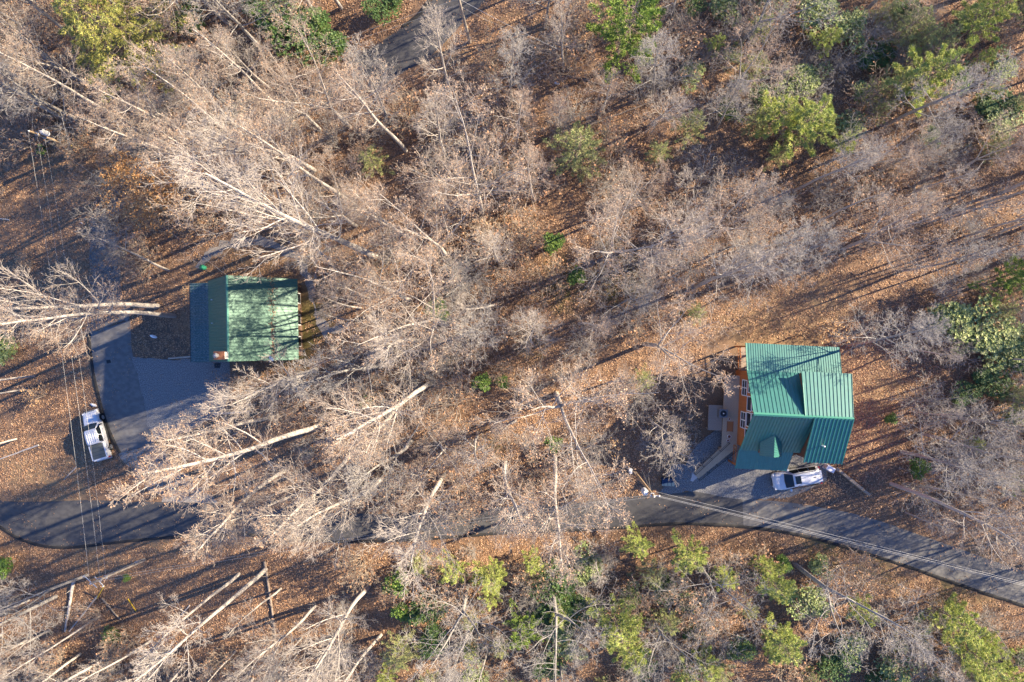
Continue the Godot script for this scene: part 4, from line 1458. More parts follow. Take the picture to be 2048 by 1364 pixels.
	part("landing_frame", box_mesh(Vector3(-2.43, 1.1, -0.08), Vector3(-1.02, 1.29, 2.53)), M.timber, o)
	for z in [0.0, 2.35]:
		part("deck_post", box_mesh(Vector3(-2.4, -0.3, z), Vector3(-2.25, 1.1, z + 0.15)), M.timber, o)
	var ti := o.global_transform.affine_inverse()
	# things on the deck
	var w := at_height(1447, 827, 2.1)
	var ac := thing("air_conditioner", "grey square air conditioner with a round black fan on the cabin landing", "air conditioner", Vector3(w.x, 1.34, w.z), -0.05)
	part("housing", box_mesh(Vector3(-0.42, 0.0, -0.42), Vector3(0.42, 0.78, 0.42)), matte(0.16, 0.175, 0.19, 0.5), ac)
	part("fan_guard", bar_mesh(Vector3(0, 0.78, 0), Vector3(0, 0.80, 0), 0.33, 0.31, 24), M.black, ac)
	for k in 3:
		var b := Basis(Vector3.UP, k * TAU / 3.0)
		part("fan_blade", box_mesh(Vector3(0.05, 0.80, -0.07), Vector3(0.27, 0.815, 0.07)), M.dark_metal, ac, Transform3D(b, Vector3.ZERO))
	part("fan_hub", bar_mesh(Vector3(0, 0.8, 0), Vector3(0, 0.85, 0), 0.07, 0.06, 12), M.white, ac)
	for z in [-0.3, -0.1, 0.1, 0.3]:
		part("louvre", box_mesh(Vector3(-0.45, 0.1, z - 0.02), Vector3(-0.42, 0.7, z + 0.02)), M.dark_metal, ac)
	w = at_height(1460, 853, 1.6)
	var mat := thing("door_mat", "orange-brown door mat on the front deck of the cabin", "mat", Vector3(w.x, 1.602, w.z), -0.05)
	part("pile", box_mesh(Vector3(-0.28, 0, -0.52), Vector3(0.28, 0.02, 0.52)), M.orange_mat, mat)
	part("border", box_mesh(Vector3(-0.33, 0, -0.57), Vector3(-0.285, 0.025, 0.57)), M.rust, mat)
	part("border", box_mesh(Vector3(0.285, 0, -0.57), Vector3(0.33, 0.025, 0.57)), M.rust, mat)
	for q in [[1458, 873, "larger white flower pot at the top of the cabin ramp", 0.20], [1456, 881, "smaller white flower pot at the top of the cabin ramp", 0.14], [1459, 838, "white flower pot beside the air conditioner landing", 0.13]]:
		w = at_height(q[0], q[1], 1.8)
		var pot := thing("flower_pot", q[2], "pot", Vector3(w.x, 1.60, w.z), 0.0, "white pots on the cabin deck")
		var r: float = q[3]
		part("pot", bar_mesh(Vector3.ZERO, Vector3(0, r * 1.5, 0), r * 0.7, r, 14), M.white, pot)
		part("soil", bar_mesh(Vector3(0, r * 1.5, 0), Vector3(0, r * 1.5 + 0.01, 0), r * 0.82, r * 0.8, 14), M.rust, pot)
	# ramp down to the gravel
	var up1 := at_height(1455, 884, 1.62)
	var up2 := at_height(1469, 899, 1.62)
	var lo1 := on_ground(1387, 946)
	var lo2 := on_ground(1396, 957)
	lo1.y += 0.12
	lo2.y += 0.12
	var ramp := thing("wooden_ramp", "long tan wooden ramp with a black rail climbing to the cabin deck", "ramp", Vector3(lo1.x, 0, lo1.z))
	var off := ramp.position
	var planks := Shape.new()
	var cnt := 40
	for k in cnt:
		var t0 := (k + 0.04) / cnt
		var t1 := (k + 0.96) / cnt
		planks.prism([lo1.lerp(up1, t0) - off, lo1.lerp(up1, t1) - off, lo2.lerp(up2, t1) - off, lo2.lerp(up2, t0) - off], Vector3(0, -0.05, 0))
	planks.c.clear()
	part("ramp_boards", planks.done(), M.deck, ramp).set_meta("kind", "stuff")
	part("stringer", bar_mesh(lo1 - off - Vector3(0, 0.1, 0), up1 - off - Vector3(0, 0.15, 0), 0.07, -1, 4), M.timber, ramp)
	part("stringer", bar_mesh(lo2 - off - Vector3(0, 0.1, 0), up2 - off - Vector3(0, 0.15, 0), 0.07, -1, 4), M.timber, ramp)
	for e in [[lo2, up2], [lo1, up1]]:
		var a: Vector3 = e[0] - off
		var b: Vector3 = e[1] - off
		part("hand_rail", bar_mesh(a + Vector3(0, 0.95, 0), b + Vector3(0, 0.95, 0), 0.03, -1, 6), M.black, ramp)
		part("lower_rail", bar_mesh(a + Vector3(0, 0.5, 0), b + Vector3(0, 0.5, 0), 0.02, -1, 6), M.black, ramp)
		for k in 5:
			var p := a.lerp(b, k / 4.0)
			part("rail_post", bar_mesh(p - Vector3(0, 0.2, 0), p + Vector3(0, 0.97, 0), 0.035, -1, 6), M.black, ramp)

func build_left_house():
	var base := -2.5
	var o := thing("green_roofed_house", "house with an older pale green metal roof beside the gravel pad at left", "house", Vector3(-31.63, base, -2.7), deg_to_rad(1.1))
	var z0 := -4.35
	var z1 := 4.35
	# walls
	part("wall", box_mesh(Vector3(-4.2, -0.6, z0 + 0.35), Vector3(4.8, 3.0, z1 - 0.35)), M.brown_siding, o)
	for z in [z0 + 0.4, z1 - 0.52]:
		var s := Shape.new()
		s.prism([Vector3(-4.2, 3.0, z), Vector3(0, 8.4, z), Vector3(3.1, 4.85, z), Vector3(4.8, 3.0, z)], Vector3(0, 0, 0.12))
		s.c.clear()
		part("gable_wall", s.done(), M.brown_siding, o)
	# roof
	roof_sheet(o, Vector3(0, 8.6, z1), Vector3(0, 8.6, z0), Vector3(3.2, 4.95, z0), Vector3(3.2, 4.95, z1), M.roof_green, 0.30)
	roof_sheet(o, Vector3(3.18, 4.97, z1 + 0.02), Vector3(3.18, 4.97, z0 - 0.02), Vector3(5.25, 3.0, z0 - 0.02), Vector3(5.25, 3.0, z1 + 0.02), M.roof_green, 0.30)
	roof_sheet(o, Vector3(0, 8.6, z0), Vector3(0, 8.6, z1), Vector3(-4.6, 3.2, z1), Vector3(-4.6, 3.2, z0), M.roof_green, 0.30)
	cap_strip(o, Vector3(0, 8.6, z0 - 0.02), Vector3(0, 8.6, z1 + 0.02), 0.14, M.trim_green)
	roof_sheet(o, Vector3(-4.45, 2.98, z0 + 0.15), Vector3(-4.45, 2.98, z1 + 0.1), Vector3(-7.0, 2.45, z1 + 0.1), Vector3(-7.0, 2.45, z0 + 0.15), M.roof_worn, 0.30, 0.07, 0.12, "porch_roof")
	part("gutter", bar_mesh(Vector3(-7.06, 2.4, z0 + 0.15), Vector3(-7.06, 2.4, z1 + 0.1), 0.07, -1, 6), M.dark_metal, o)
	for z in [z0 + 0.3, -1.4, 1.4, z1 - 0.1]:
		part("porch_post", box_mesh(Vector3(-6.9, -2.6, z - 0.07), Vector3(-6.76, 2.42, z + 0.07)), M.timber, o)
	for z in [-3.0, -0.6, 1.8]:
		var w := part("window", box_mesh(Vector3(4.78, 1.0, z), Vector3(4.85, 2.3, z + 1.2)), M.white, o)
		part("pane", box_mesh(Vector3(4.80, 1.1, z + 0.1), Vector3(4.87, 2.2, z + 1.1)), M.glass, w)
	var door := part("door", box_mesh(Vector3(-4.26, -0.5, 0.4), Vector3(-4.18, 1.6, 1.4)), M.white, o)
	part("handle", box_mesh(Vector3(-4.32, 0.5, 1.25), Vector3(-4.27, 0.6, 1.33)), M.galvanised, door)
	# boxed chimney with a rusty top and a round metal flue
	var ti := o.global_transform.affine_inverse()
	var c: Vector3 = ti * at_height(438, 711, base + 9.6)
	var cx := c.x
	var cz := c.z
	var chase := part("chimney", box_mesh(Vector3(cx - 0.50, 3.2, cz - 0.36), Vector3(cx + 0.50, 9.55, cz + 0.36)), M.white_siding, o)
	part("chimney_cap", box_mesh(Vector3(cx - 0.55, 9.55, cz - 0.41), Vector3(cx + 0.55, 9.6, cz + 0.41)), M.rust, chase)
	part("flue", bar_mesh(Vector3(cx - 0.15, 9.6, cz), Vector3(cx - 0.15, 10.0, cz), 0.17, -1, 16), M.galvanised, chase)
	part("flue_cap", bar_mesh(Vector3(cx - 0.15, 10.05, cz), Vector3(cx - 0.15, 10.13, cz), 0.27, 0.08, 16), M.galvanised, chase)
	for z in [-2.2, 0.3]:
		part("vent_pipe", bar_mesh(Vector3(-3.4, 4.4, z), Vector3(-3.4, 5.0, z), 0.06, -1, 8), M.white, o)
	keep_clear(PackedVector2Array([Vector2(-38.7, -7.2), Vector2(-26.3, -7.2), Vector2(-26.3, 1.8), Vector2(-38.7, 1.8)]))
	# leaves caught in the fold of the roof
	var s2 := Shape.new()
	for k in 420:
		var t := rng.randf()
		var z := lerpf(z0, z1, pow(t, 1.1))
		var off := rng.randfn(0.04, 0.17 if z < 0.8 else 0.07)
		var y := 4.99 - off * (1.14 if off < 0.0 else 0.95)
		var p := Vector3(3.2 + off, y + 0.05, z)
		var b := Basis.from_euler(Vector3(rng.randf_range(-0.5, 0.5), rng.randf() * TAU, -0.8 + rng.randf_range(-0.5, 0.5)))
		var l := rng.randf_range(0.05, 0.10)
		var col: Color = [Color(0.36, 0.19, 0.10), Color(0.42, 0.24, 0.14), Color(0.28, 0.14, 0.08)][rng.randi() % 3]
		s2.quad(p - b * Vector3(l, 0, 0), p - b * Vector3(0, 0, l * 0.6), p + b * Vector3(l, 0, 0), p + b * Vector3(0, 0, l * 0.6), col)
	var lv := MeshInstance3D.new()
	lv.name = numbered("roof_leaves")
	lv.mesh = s2.done()
	lv.material_override = M.leaf
	lv.transform = o.transform
	lv.set_meta("kind", "stuff")
	tag(lv, "reddish dead leaves caught along the fold of the pale green roof", "leaves")
	add_child(lv)
	# satellite dish
	var dp: Vector3 = at_height(544, 716, base + 5.3)
	var dish := thing("satellite_dish", "white satellite dish at the lower gable end of the left house", "satellite dish", Vector3(dp.x, base + 4.6, dp.z), 0.0)
	part("mast", path_mesh(PackedVector3Array([Vector3(0.15, -0.2, -0.35), Vector3(0.1, 0.35, -0.1), Vector3(0, 0.75, 0)]), 0.035, 0.03, 7), M.galvanised, dish)
	var bowl := Shape.new()
	var axis := Basis(Quaternion(Vector3.UP, Vector3(-0.35, 0.75, 0.55).normalized()))
	for k in 20:
		for j in 4:
			var ring := []
			for q in [[k, j], [k + 1, j], [k + 1, j + 1], [k, j + 1]]:
				var rr: float = 0.30 * q[1] / 4.0
				var t: float = TAU * q[0] / 20.0
				ring.append(axis * Vector3(cos(t) * rr, rr * rr * 0.9, sin(t) * rr * 1.15) + Vector3(0, 0.78, 0))
			bowl.quad(ring[0], ring[3], ring[2], ring[1])
	bowl.c.clear()
	part("reflector", bowl.done(), M.white, dish)
	part("feed_arm", bar_mesh(axis * Vector3(0, 0, 0.3) + Vector3(0, 0.8, 0), axis * Vector3(0, 0.34, 0.18) + Vector3(0, 0.8, 0), 0.018, -1, 5), M.galvanised, dish)
	part("receiver", box_mesh(Vector3(-0.05, -0.05, -0.07), Vector3(0.05, 0.05, 0.07)), M.white, dish, Transform3D(axis, axis * Vector3(0, 0.36, 0.16) + Vector3(0, 0.8, 0)))
	# loose things round the house
	var g := on_ground(410, 536)
	var bin := thing("trash_can", "small round green trash can above the left house's corner", "trash can", g)
	part("body", bar_mesh(Vector3.ZERO, Vector3(0, 0.75, 0), 0.24, 0.29, 16), M.green_plastic, bin)
	part("lid", bar_mesh(Vector3(0, 0.75, 0), Vector3(0, 0.86, 0), 0.32, 0.12, 16), M.green_plastic, bin)
	part("handle", box_mesh(Vector3(-0.08, 0.86, -0.02), Vector3(0.08, 0.90, 0.02)), M.black, bin)
	var e := thing("timber_edging", "weathered timber edging between the yard and the gravel pad", "timber", on_ground(337, 717))
	var e0 := on_ground(337, 717) - e.position
	var e1 := on_ground(382, 713) - e.position
	for k in 3:
		var a := e0.lerp(e1, k / 3.0 + 0.01)
		var b2 := e0.lerp(e1, (k + 1) / 3.0 - 0.01)
		part("timber", bar_mesh(a + Vector3(0, 0.08, 0), b2 + Vector3(0, 0.08, 0), 0.11, -1, 4), M.pole_grey, e)
	g = on_ground(437, 731)
	var step := thing("black_mat", "black rubber mat below the chimney on the gravel pad", "mat", g)
	part("pad", box_mesh(Vector3(-0.45, 0.03, -0.28), Vector3(0.45, 0.06, 0.28)), M.black, step)
	part("ring", bar_mesh(Vector3(0.1, 0.06, 0), Vector3(0.1, 0.075, 0), 0.07, -1, 10), M.dark_metal, step)
	g = on_ground(218, 723)
	var drain := thing("drain_grate", "dark square drain grate in the drive above the pickup", "drain", g)
	part("frame", box_mesh(Vector3(-0.28, 0.02, -0.2), Vector3(0.28, 0.045, 0.2)), M.dark_metal, drain, Transform3D(Basis(Vector3.UP, 0.15), Vector3.ZERO))
	for k in 5:
		part("bar", box_mesh(Vector3(-0.24 + k * 0.1, 0.045, -0.17), Vector3(-0.19 + k * 0.1, 0.06, 0.17)), M.black, drain, Transform3D(Basis(Vector3.UP, 0.15), Vector3.ZERO))
	# scraps of white plastic
	for q in [[308, 673, "scrap of white plastic lying in the dark yard of the left house", 0.9], [188, 810, "crumpled white bag by the curb ahead of the pickup", 0.8], [1114, 167, "scrap of white paper on the leaves near the fallen log", 0.6], [164, 446, "small white marker at the curb of the upper drive", 0.3]]:
		g = on_ground(q[0], q[1])
		var sc := thing("white_scrap", q[2], "litter", g)
		var cs := Shape.new()
		var r: float = q[3]
		for k in 9:
			var t0 := TAU * k / 9.0
			var t1 := TAU * (k + 1) / 9.0
			var h0 := 0.08 + 0.14 * absf(sin(k * 2.3))
			var h1 := 0.08 + 0.14 * absf(sin((k + 1) * 2.3))
			var p0 := Vector3(cos(t0) * 0.5, h0, sin(t0) * 0.18) * r
			var p1 := Vector3(cos(t1) * 0.5, h1, sin(t1) * 0.18) * r
			cs.tri(Vector3(0, 0.3 * r, 0), p0, p1)
			cs.quad(p0, Vector3(p0.x * 1.1, 0.0, p0.z * 1.1), Vector3(p1.x * 1.1, 0.0, p1.z * 1.1), p1)
		cs.c.clear()
		part("sheet", cs.done(), M.white, sc, Transform3D(Basis(Vector3.UP, -0.3), Vector3(0, 0.02, 0)))

# ---------------------------------------------------------------- vehicles
# stations along the length: x, bottom, half width at bottom, belt height, half width at belt, top height, half width at top
func ring_of(q: Array) -> Array:
	var half := [Vector2(q[2] * 0.96, q[1]), Vector2(q[2] + 0.02, q[1] + 0.12), Vector2(maxf(q[2], q[4]) + 0.03, lerpf(q[1], q[3], 0.55)), Vector2(q[4], q[3]), Vector2(q[6] + 0.02, q[5] - 0.06), Vector2(q[6] * 0.86, q[5]), Vector2(q[6] * 0.4, q[5] + 0.02)]
	var out := []
	for p in half:
		out.append(Vector3(q[0], p.y, p.x))
	for k in range(half.size() - 1, -1, -1):
		out.append(Vector3(q[0], half[k].y, -half[k].x))
	return out

func loft(stations: Array) -> ArrayMesh:
	var st := SurfaceTool.new()
	st.begin(Mesh.PRIMITIVE_TRIANGLES)
	var rings := []
	for q in stations:
		rings.append(ring_of(q))
	var m: int = rings[0].size()
	for k in rings.size() - 1:
		for j in m:
			var j2 := (j + 1) % m
			for p in [rings[k][j], rings[k][j2], rings[k + 1][j2], rings[k][j], rings[k + 1][j2], rings[k + 1][j]]:
				st.add_vertex(p)
	st.index()
	st.generate_normals()
	var mesh := st.commit()
	var s := Shape.new()
	for e in [0, rings.size() - 1]:
		var r: Array = rings[e]
		for k in range(1, m - 1):
			s.tri(r[0], r[k], r[k + 1])
	s.c.clear()
	st = SurfaceTool.new()
	st.append_from(mesh, 0, Transform3D())
	st.append_from(s.done(), 0, Transform3D())
	return st.commit()

func panel(p: Array, m: Material, parent: Node, called: String, out: Vector3) -> MeshInstance3D:
	var s := Shape.new()
	var q := []
	for v in p:
		q.append(v + out)
	s.prism(q, -out * 1.5)
	s.c.clear()
	return part(called, s.done(), m, parent)

func wheel(parent: Node, x: float, z: float, r: float, w: float):
	var side := signf(z)
	var t := part("wheel", bar_mesh(Vector3(x, r, z - side * w), Vector3(x, r, z), r * 0.98, r, 22), M.tyre, parent)
	part("rim", bar_mesh(Vector3(x, r, z - side * 0.02), Vector3(x, r, z + side * 0.012), r * 0.66, r * 0.62, 18), M.rim, t)
	for k in 5:
		part("spoke", box_mesh(Vector3(-0.03, 0.03, -0.01), Vector3(0.03, r * 0.58, 0.01)), M.aluminium, t, Transform3D(Basis(Vector3(0, 0, 1), k * TAU / 5), Vector3(x, r, z + side * 0.018)))

func build_suv():
	var front := on_ground(1540, 961)
	var rear := on_ground(1633, 946)
	var mid := (front + rear) * 0.5
	mid.y = terrain(mid.x, mid.z) + 0.02
	var d := (front - rear)
	var o := thing("white_suv", "white sport utility car with a dark sunroof parked beside the cabin", "car", mid, atan2(-d.z, d.x))
	var body := loft([
		[-2.46, 0.50, 0.72, 0.95, 0.80, 1.05, 0.66], [-2.40, 0.40, 0.84, 1.02, 0.88, 1.30, 0.66], [-2.22, 0.32, 0.93, 1.05, 0.94, 1.60, 0.66], [-1.85, 0.28, 0.95, 1.05, 0.96, 1.70, 0.69],
		[-0.9, 0.26, 0.95, 1.04, 0.97, 1.75, 0.71], [0.1, 0.26, 0.95, 1.03, 0.97, 1.73, 0.70], [0.48, 0.26, 0.95, 1.02, 0.97, 1.66, 0.68], [0.95, 0.26, 0.95, 1.02, 0.96, 1.36, 0.74],
		[1.32, 0.27, 0.95, 1.02, 0.95, 1.10, 0.80], [1.75, 0.28, 0.94, 0.97, 0.93, 1.05, 0.76], [2.12, 0.30, 0.90, 0.88, 0.87, 0.96, 0.66], [2.36, 0.34, 0.76, 0.76, 0.74, 0.82, 0.54], [2.46, 0.42, 0.58, 0.62, 0.58, 0.68, 0.42]])
	part("body", body, M.car_white, o)
	panel([Vector3(0.56, 1.66, -0.62), Vector3(0.60, 1.67, 0.0), Vector3(0.56, 1.66, 0.62), Vector3(1.26, 1.16, 0.76), Vector3(1.34, 1.13, 0.0), Vector3(1.26, 1.16, -0.76)], M.car_glass, o, "windshield", Vector3(0.02, 0.035, 0))
	panel([Vector3(-2.30, 1.52, 0.60), Vector3(-2.30, 1.52, -0.60), Vector3(-2.47, 1.12, -0.70), Vector3(-2.47, 1.12, 0.70)], M.car_glass, o, "rear_window", Vector3(-0.03, 0.02, 0))
	panel([Vector3(-0.20, 1.768, -0.42), Vector3(0.36, 1.73, -0.42), Vector3(0.36, 1.73, 0.42), Vector3(-0.20, 1.768, 0.42)], M.car_glass, o, "sunroof", Vector3(0, 0.015, 0))
	for s in [-1, 1]:
		for e in [[-2.05, -1.25], [-1.18, -0.22], [-0.15, 0.86]]:
			var t0 := 1.62 if e[1] < 0.5 else 1.40
			panel([Vector3(e[0], 1.10, s * 0.965), Vector3(e[0] + (0.12 if e[0] < -2.0 else 0.0), 1.60, s * 0.735), Vector3(e[1] - (0.38 if e[1] > 0.5 else 0.0), 1.60, s * 0.735), Vector3(e[1], 1.10, s * 0.965)], M.car_glass, o, "side_window", Vector3(0, 0.01, s * 0.03))
		part("mirror", box_mesh(Vector3(0.72, 1.05, s * 1.07 - 0.12), Vector3(0.92, 1.22, s * 1.07 + 0.12)), M.car_white, o)
		part("roof_rail", path_mesh(PackedVector3Array([Vector3(-1.95, 1.70, s * 0.66), Vector3(-1.7, 1.80, s * 0.66), Vector3(0.0, 1.80, s * 0.66), Vector3(0.25, 1.72, s * 0.66)]), 0.025, 0.025, 6), M.dark_metal, o)
		part("headlight", box_mesh(Vector3(2.10, 0.70, s * 0.74 - 0.12), Vector3(2.36, 0.84, s * 0.74 + 0.12)), M.clear_lens, o)
		part("tail_light", box_mesh(Vector3(-2.46, 0.95, s * 0.80 - 0.10), Vector3(-2.30, 1.25, s * 0.80 + 0.10)), M.red_lens, o)
		for x in [-1.45, 1.48]:
			wheel(o, x, s * 0.99, 0.37, 0.24)
	part("grille", box_mesh(Vector3(2.40, 0.45, -0.40), Vector3(2.49, 0.66, 0.40)), M.black, o)
	part("antenna", box_mesh(Vector3(-1.75, 1.72, -0.03), Vector3(-1.55, 1.80, 0.03)), M.dark_metal, o)
	part("spoiler", box_mesh(Vector3(-2.44, 1.56, -0.60), Vector3(-2.20, 1.61, 0.60)), M.car_white, o)

func build_pickup():
	var front := on_ground(191, 822)
	var rear := on_ground(214, 915)
	var mid := (front + rear) * 0.5
	mid.y = terrain(mid.x, mid.z) + 0.03
	var d := (front - rear)
	var o := thing("white_pickup", "white crew cab pickup truck with a dark bed cover beside the drive", "pickup truck", mid, atan2(-d.z, d.x))
	o.rotation.z = 0.0
	var body := loft([
		[-2.90, 0.60, 0.88, 1.00, 0.92, 1.36, 0.90], [-2.82, 0.50, 0.95, 1.05, 0.97, 1.38, 0.94], [-1.0, 0.50, 0.97, 1.05, 0.99, 1.38, 0.95], [-0.4, 0.48, 0.97, 1.08, 0.99, 1.28, 0.95], [0.9, 0.48, 0.97, 1.10, 0.99, 1.28, 0.93],
		[1.35, 0.48, 0.97, 1.08, 0.98, 1.30, 0.88], [1.9, 0.50, 0.96, 1.05, 0.97, 1.27, 0.84], [2.5, 0.52, 0.93, 0.98, 0.93, 1.20, 0.76], [2.78, 0.55, 0.86, 0.92, 0.86, 1.08, 0.68], [2.90, 0.60, 0.72, 0.80, 0.74, 0.92, 0.60]])
	part("body", body, M.car_white, o)
	var cab := loft([
		[-1.02, 1.20, 0.93, 1.30, 0.93, 1.34, 0.88], [-0.98, 1.20, 0.94, 1.34, 0.92, 1.80, 0.72], [-0.75, 1.20, 0.95, 1.36, 0.93, 1.91, 0.74], [0.0, 1.20, 0.95, 1.36, 0.93, 1.94, 0.75], [0.55, 1.20, 0.95, 1.36, 0.93, 1.90, 0.73], [0.72, 1.20, 0.95, 1.34, 0.93, 1.82, 0.71], [1.42, 1.16, 0.92, 1.28, 0.90, 1.33, 0.84]])
	part("cab", cab, M.car_white, o)
	for k in 5:
		var z := -0.50 + k * 0.25
		part("roof_rib", path_mesh(PackedVector3Array([Vector3(-0.80, 1.905, z), Vector3(-0.6, 1.945, z), Vector3(0.35, 1.955, z), Vector3(0.52, 1.915, z)]), 0.045, 0.04, 6), M.car_white, o)
	panel([Vector3(0.78, 1.80, -0.66), Vector3(0.82, 1.81, 0), Vector3(0.78, 1.80, 0.66), Vector3(1.36, 1.38, 0.80), Vector3(1.44, 1.36, 0), Vector3(1.36, 1.38, -0.80)], M.car_glass, o, "windshield", Vector3(0.02, 0.03, 0))
	panel([Vector3(-1.01, 1.74, 0.62), Vector3(-1.01, 1.74, -0.62), Vector3(-1.04, 1.42, -0.74), Vector3(-1.04, 1.42, 0.74)], M.car_glass, o, "rear_window", Vector3(-0.02, 0.01, 0))
	for s in [-1, 1]:
		for e in [[-0.88, -0.10], [-0.02, 1.12]]:
			panel([Vector3(e[0], 1.36, s * 0.935), Vector3(e[0] + 0.06, 1.80, s * 0.765), Vector3(e[1] - (0.42 if e[1] > 1.0 else 0.0), 1.80, s * 0.765), Vector3(e[1], 1.36, s * 0.935)], M.car_glass, o, "side_window", Vector3(0, 0.01, s * 0.03))
		part("mirror", box_mesh(Vector3(1.00, 1.30, s * 1.13 - 0.14), Vector3(1.16, 1.52, s * 1.13 + 0.12)), M.dark_metal, o)
		part("door_handle", box_mesh(Vector3(-0.75, 1.12, s * 1.01 - 0.02), Vector3(-0.55, 1.16, s * 1.01 + 0.03)), M.aluminium, o)
		part("side_step", box_mesh(Vector3(-0.9, 0.42, s * 1.0 - 0.10), Vector3(1.1, 0.48, s * 1.0 + 0.10)), M.dark_metal, o)
		part("headlight", box_mesh(Vector3(2.60, 0.86, s * 0.74 - 0.14), Vector3(2.86, 1.04, s * 0.74 + 0.12)), M.clear_lens, o)
		part("tail_light", box_mesh(Vector3(-2.92, 0.86, s * 0.91 - 0.07), Vector3(-2.76, 1.28, s * 0.91 + 0.07)), M.red_lens, o)
		part("bed_rail", box_mesh(Vector3(-2.78, 1.36, s * 0.88 - 0.08), Vector3(-1.08, 1.42, s * 0.88 + 0.07)), M.car_white, o)
		for x in [-1.75, 1.85]:
			part("wheel_arch", bar_mesh(Vector3(x, 0.52, s * 0.92), Vector3(x, 0.52, s * 1.005), 0.47, -1, 22), M.black, o)
			wheel(o, x, s * 1.03, 0.40, 0.28)
	var cover := part("bed_cover", box_mesh(Vector3(-2.74, 1.39, -0.79), Vector3(-1.08, 1.44, 0.79)), M.tonneau, o)
	for k in 3:
		part("cover_seam", box_mesh(Vector3(-2.34 + k * 0.42, 1.44, -0.78), Vector3(-2.31 + k * 0.42, 1.452, 0.78)), M.black, cover)
	part("tailgate", box_mesh(Vector3(-2.93, 0.80, -0.80), Vector3(-2.86, 1.38, 0.80)), M.car_white, o)
	part("rear_bumper", box_mesh(Vector3(-3.04, 0.52, -0.92), Vector3(-2.88, 0.72, 0.92)), M.aluminium, o)
	part("front_bumper", box_mesh(Vector3(2.84, 0.50, -0.84), Vector3(2.99, 0.72, 0.84)), M.car_white, o)
	part("grille", box_mesh(Vector3(2.84, 0.74, -0.58), Vector3(2.94, 0.98, 0.58)), M.dark_metal, o)
	for s in [-1, 1]:
		part("hood_crease", path_mesh(PackedVector3Array([Vector3(1.45, 1.335, s * 0.34), Vector3(1.9, 1.30, s * 0.32), Vector3(2.6, 1.21, s * 0.28)]), 0.03, 0.02, 6), M.car_white, o)

# ---------------------------------------------------------------- poles, wires and small structures
func utility_pole(label: String, bx: float, by: float, tx: float, ty: float, h: float, m: Material) -> Dictionary:
	var foot := on_ground(bx, by)
	var tip := at_height(tx, ty, foot.y + h)
	var lean := Vector2(tip.x - foot.x, tip.z - foot.z)
	if lean.length() > 0.06 * h:
		lean = lean.normalized() * 0.06 * h
	tip = Vector3(foot.x + lean.x, tip.y, foot.z + lean.y)
	var o := thing("utility_pole", label, "utility pole", foot, 0.0, "utility poles")
	part("pole", bar_mesh(Vector3(0, -0.5, 0), tip - foot, 0.17, 0.12, 12), m, o)
	return {"o": o, "foot": foot, "tip": tip}

func transformer(o: Node3D, p: Vector3):
	var t := part("transformer", bar_mesh(p - Vector3(0, 0.45, 0), p + Vector3(0, 0.42, 0), 0.30, -1, 18), matte(0.62, 0.64, 0.66, 0.4), o)
	part("lid", bar_mesh(p + Vector3(0, 0.42, 0), p + Vector3(0, 0.52, 0), 0.31, 0.16, 18), M.white, t)
	for s in [-0.12, 0.12]:
		part("bushing", bar_mesh(p + Vector3(s, 0.5, 0), p + Vector3(s, 0.75, 0), 0.05, 0.03, 8), M.white, t)
	part("bracket", box_mesh(p + Vector3(-0.06, -0.15, -0.06), p + Vector3(0.06, 0.15, 0.06)), M.galvanised, t)

func insulator(o: Node3D, p: Vector3):
	var t := part("insulator", bar_mesh(p, p + Vector3(0, 0.22, 0), 0.06, 0.04, 8), M.white, o)
	part("skirt", bar_mesh(p + Vector3(0, 0.08, 0), p + Vector3(0, 0.12, 0), 0.10, 0.06, 8), M.white, t)

func wire(label: String, a: Vector3, b: Vector3, sag: float, r: float, group := "overhead wires"):
	var o := thing("overhead_wire", label, "wire", a, 0.0, group)
	var pts := PackedVector3Array()
	for k in 15:
		var t := k / 14.0
		pts.append(a.lerp(b, t) - Vector3(0, sag * 4.0 * t * (1.0 - t), 0) - a)
	part("strand", path_mesh(pts, r, r, 5), M.aluminium, o)

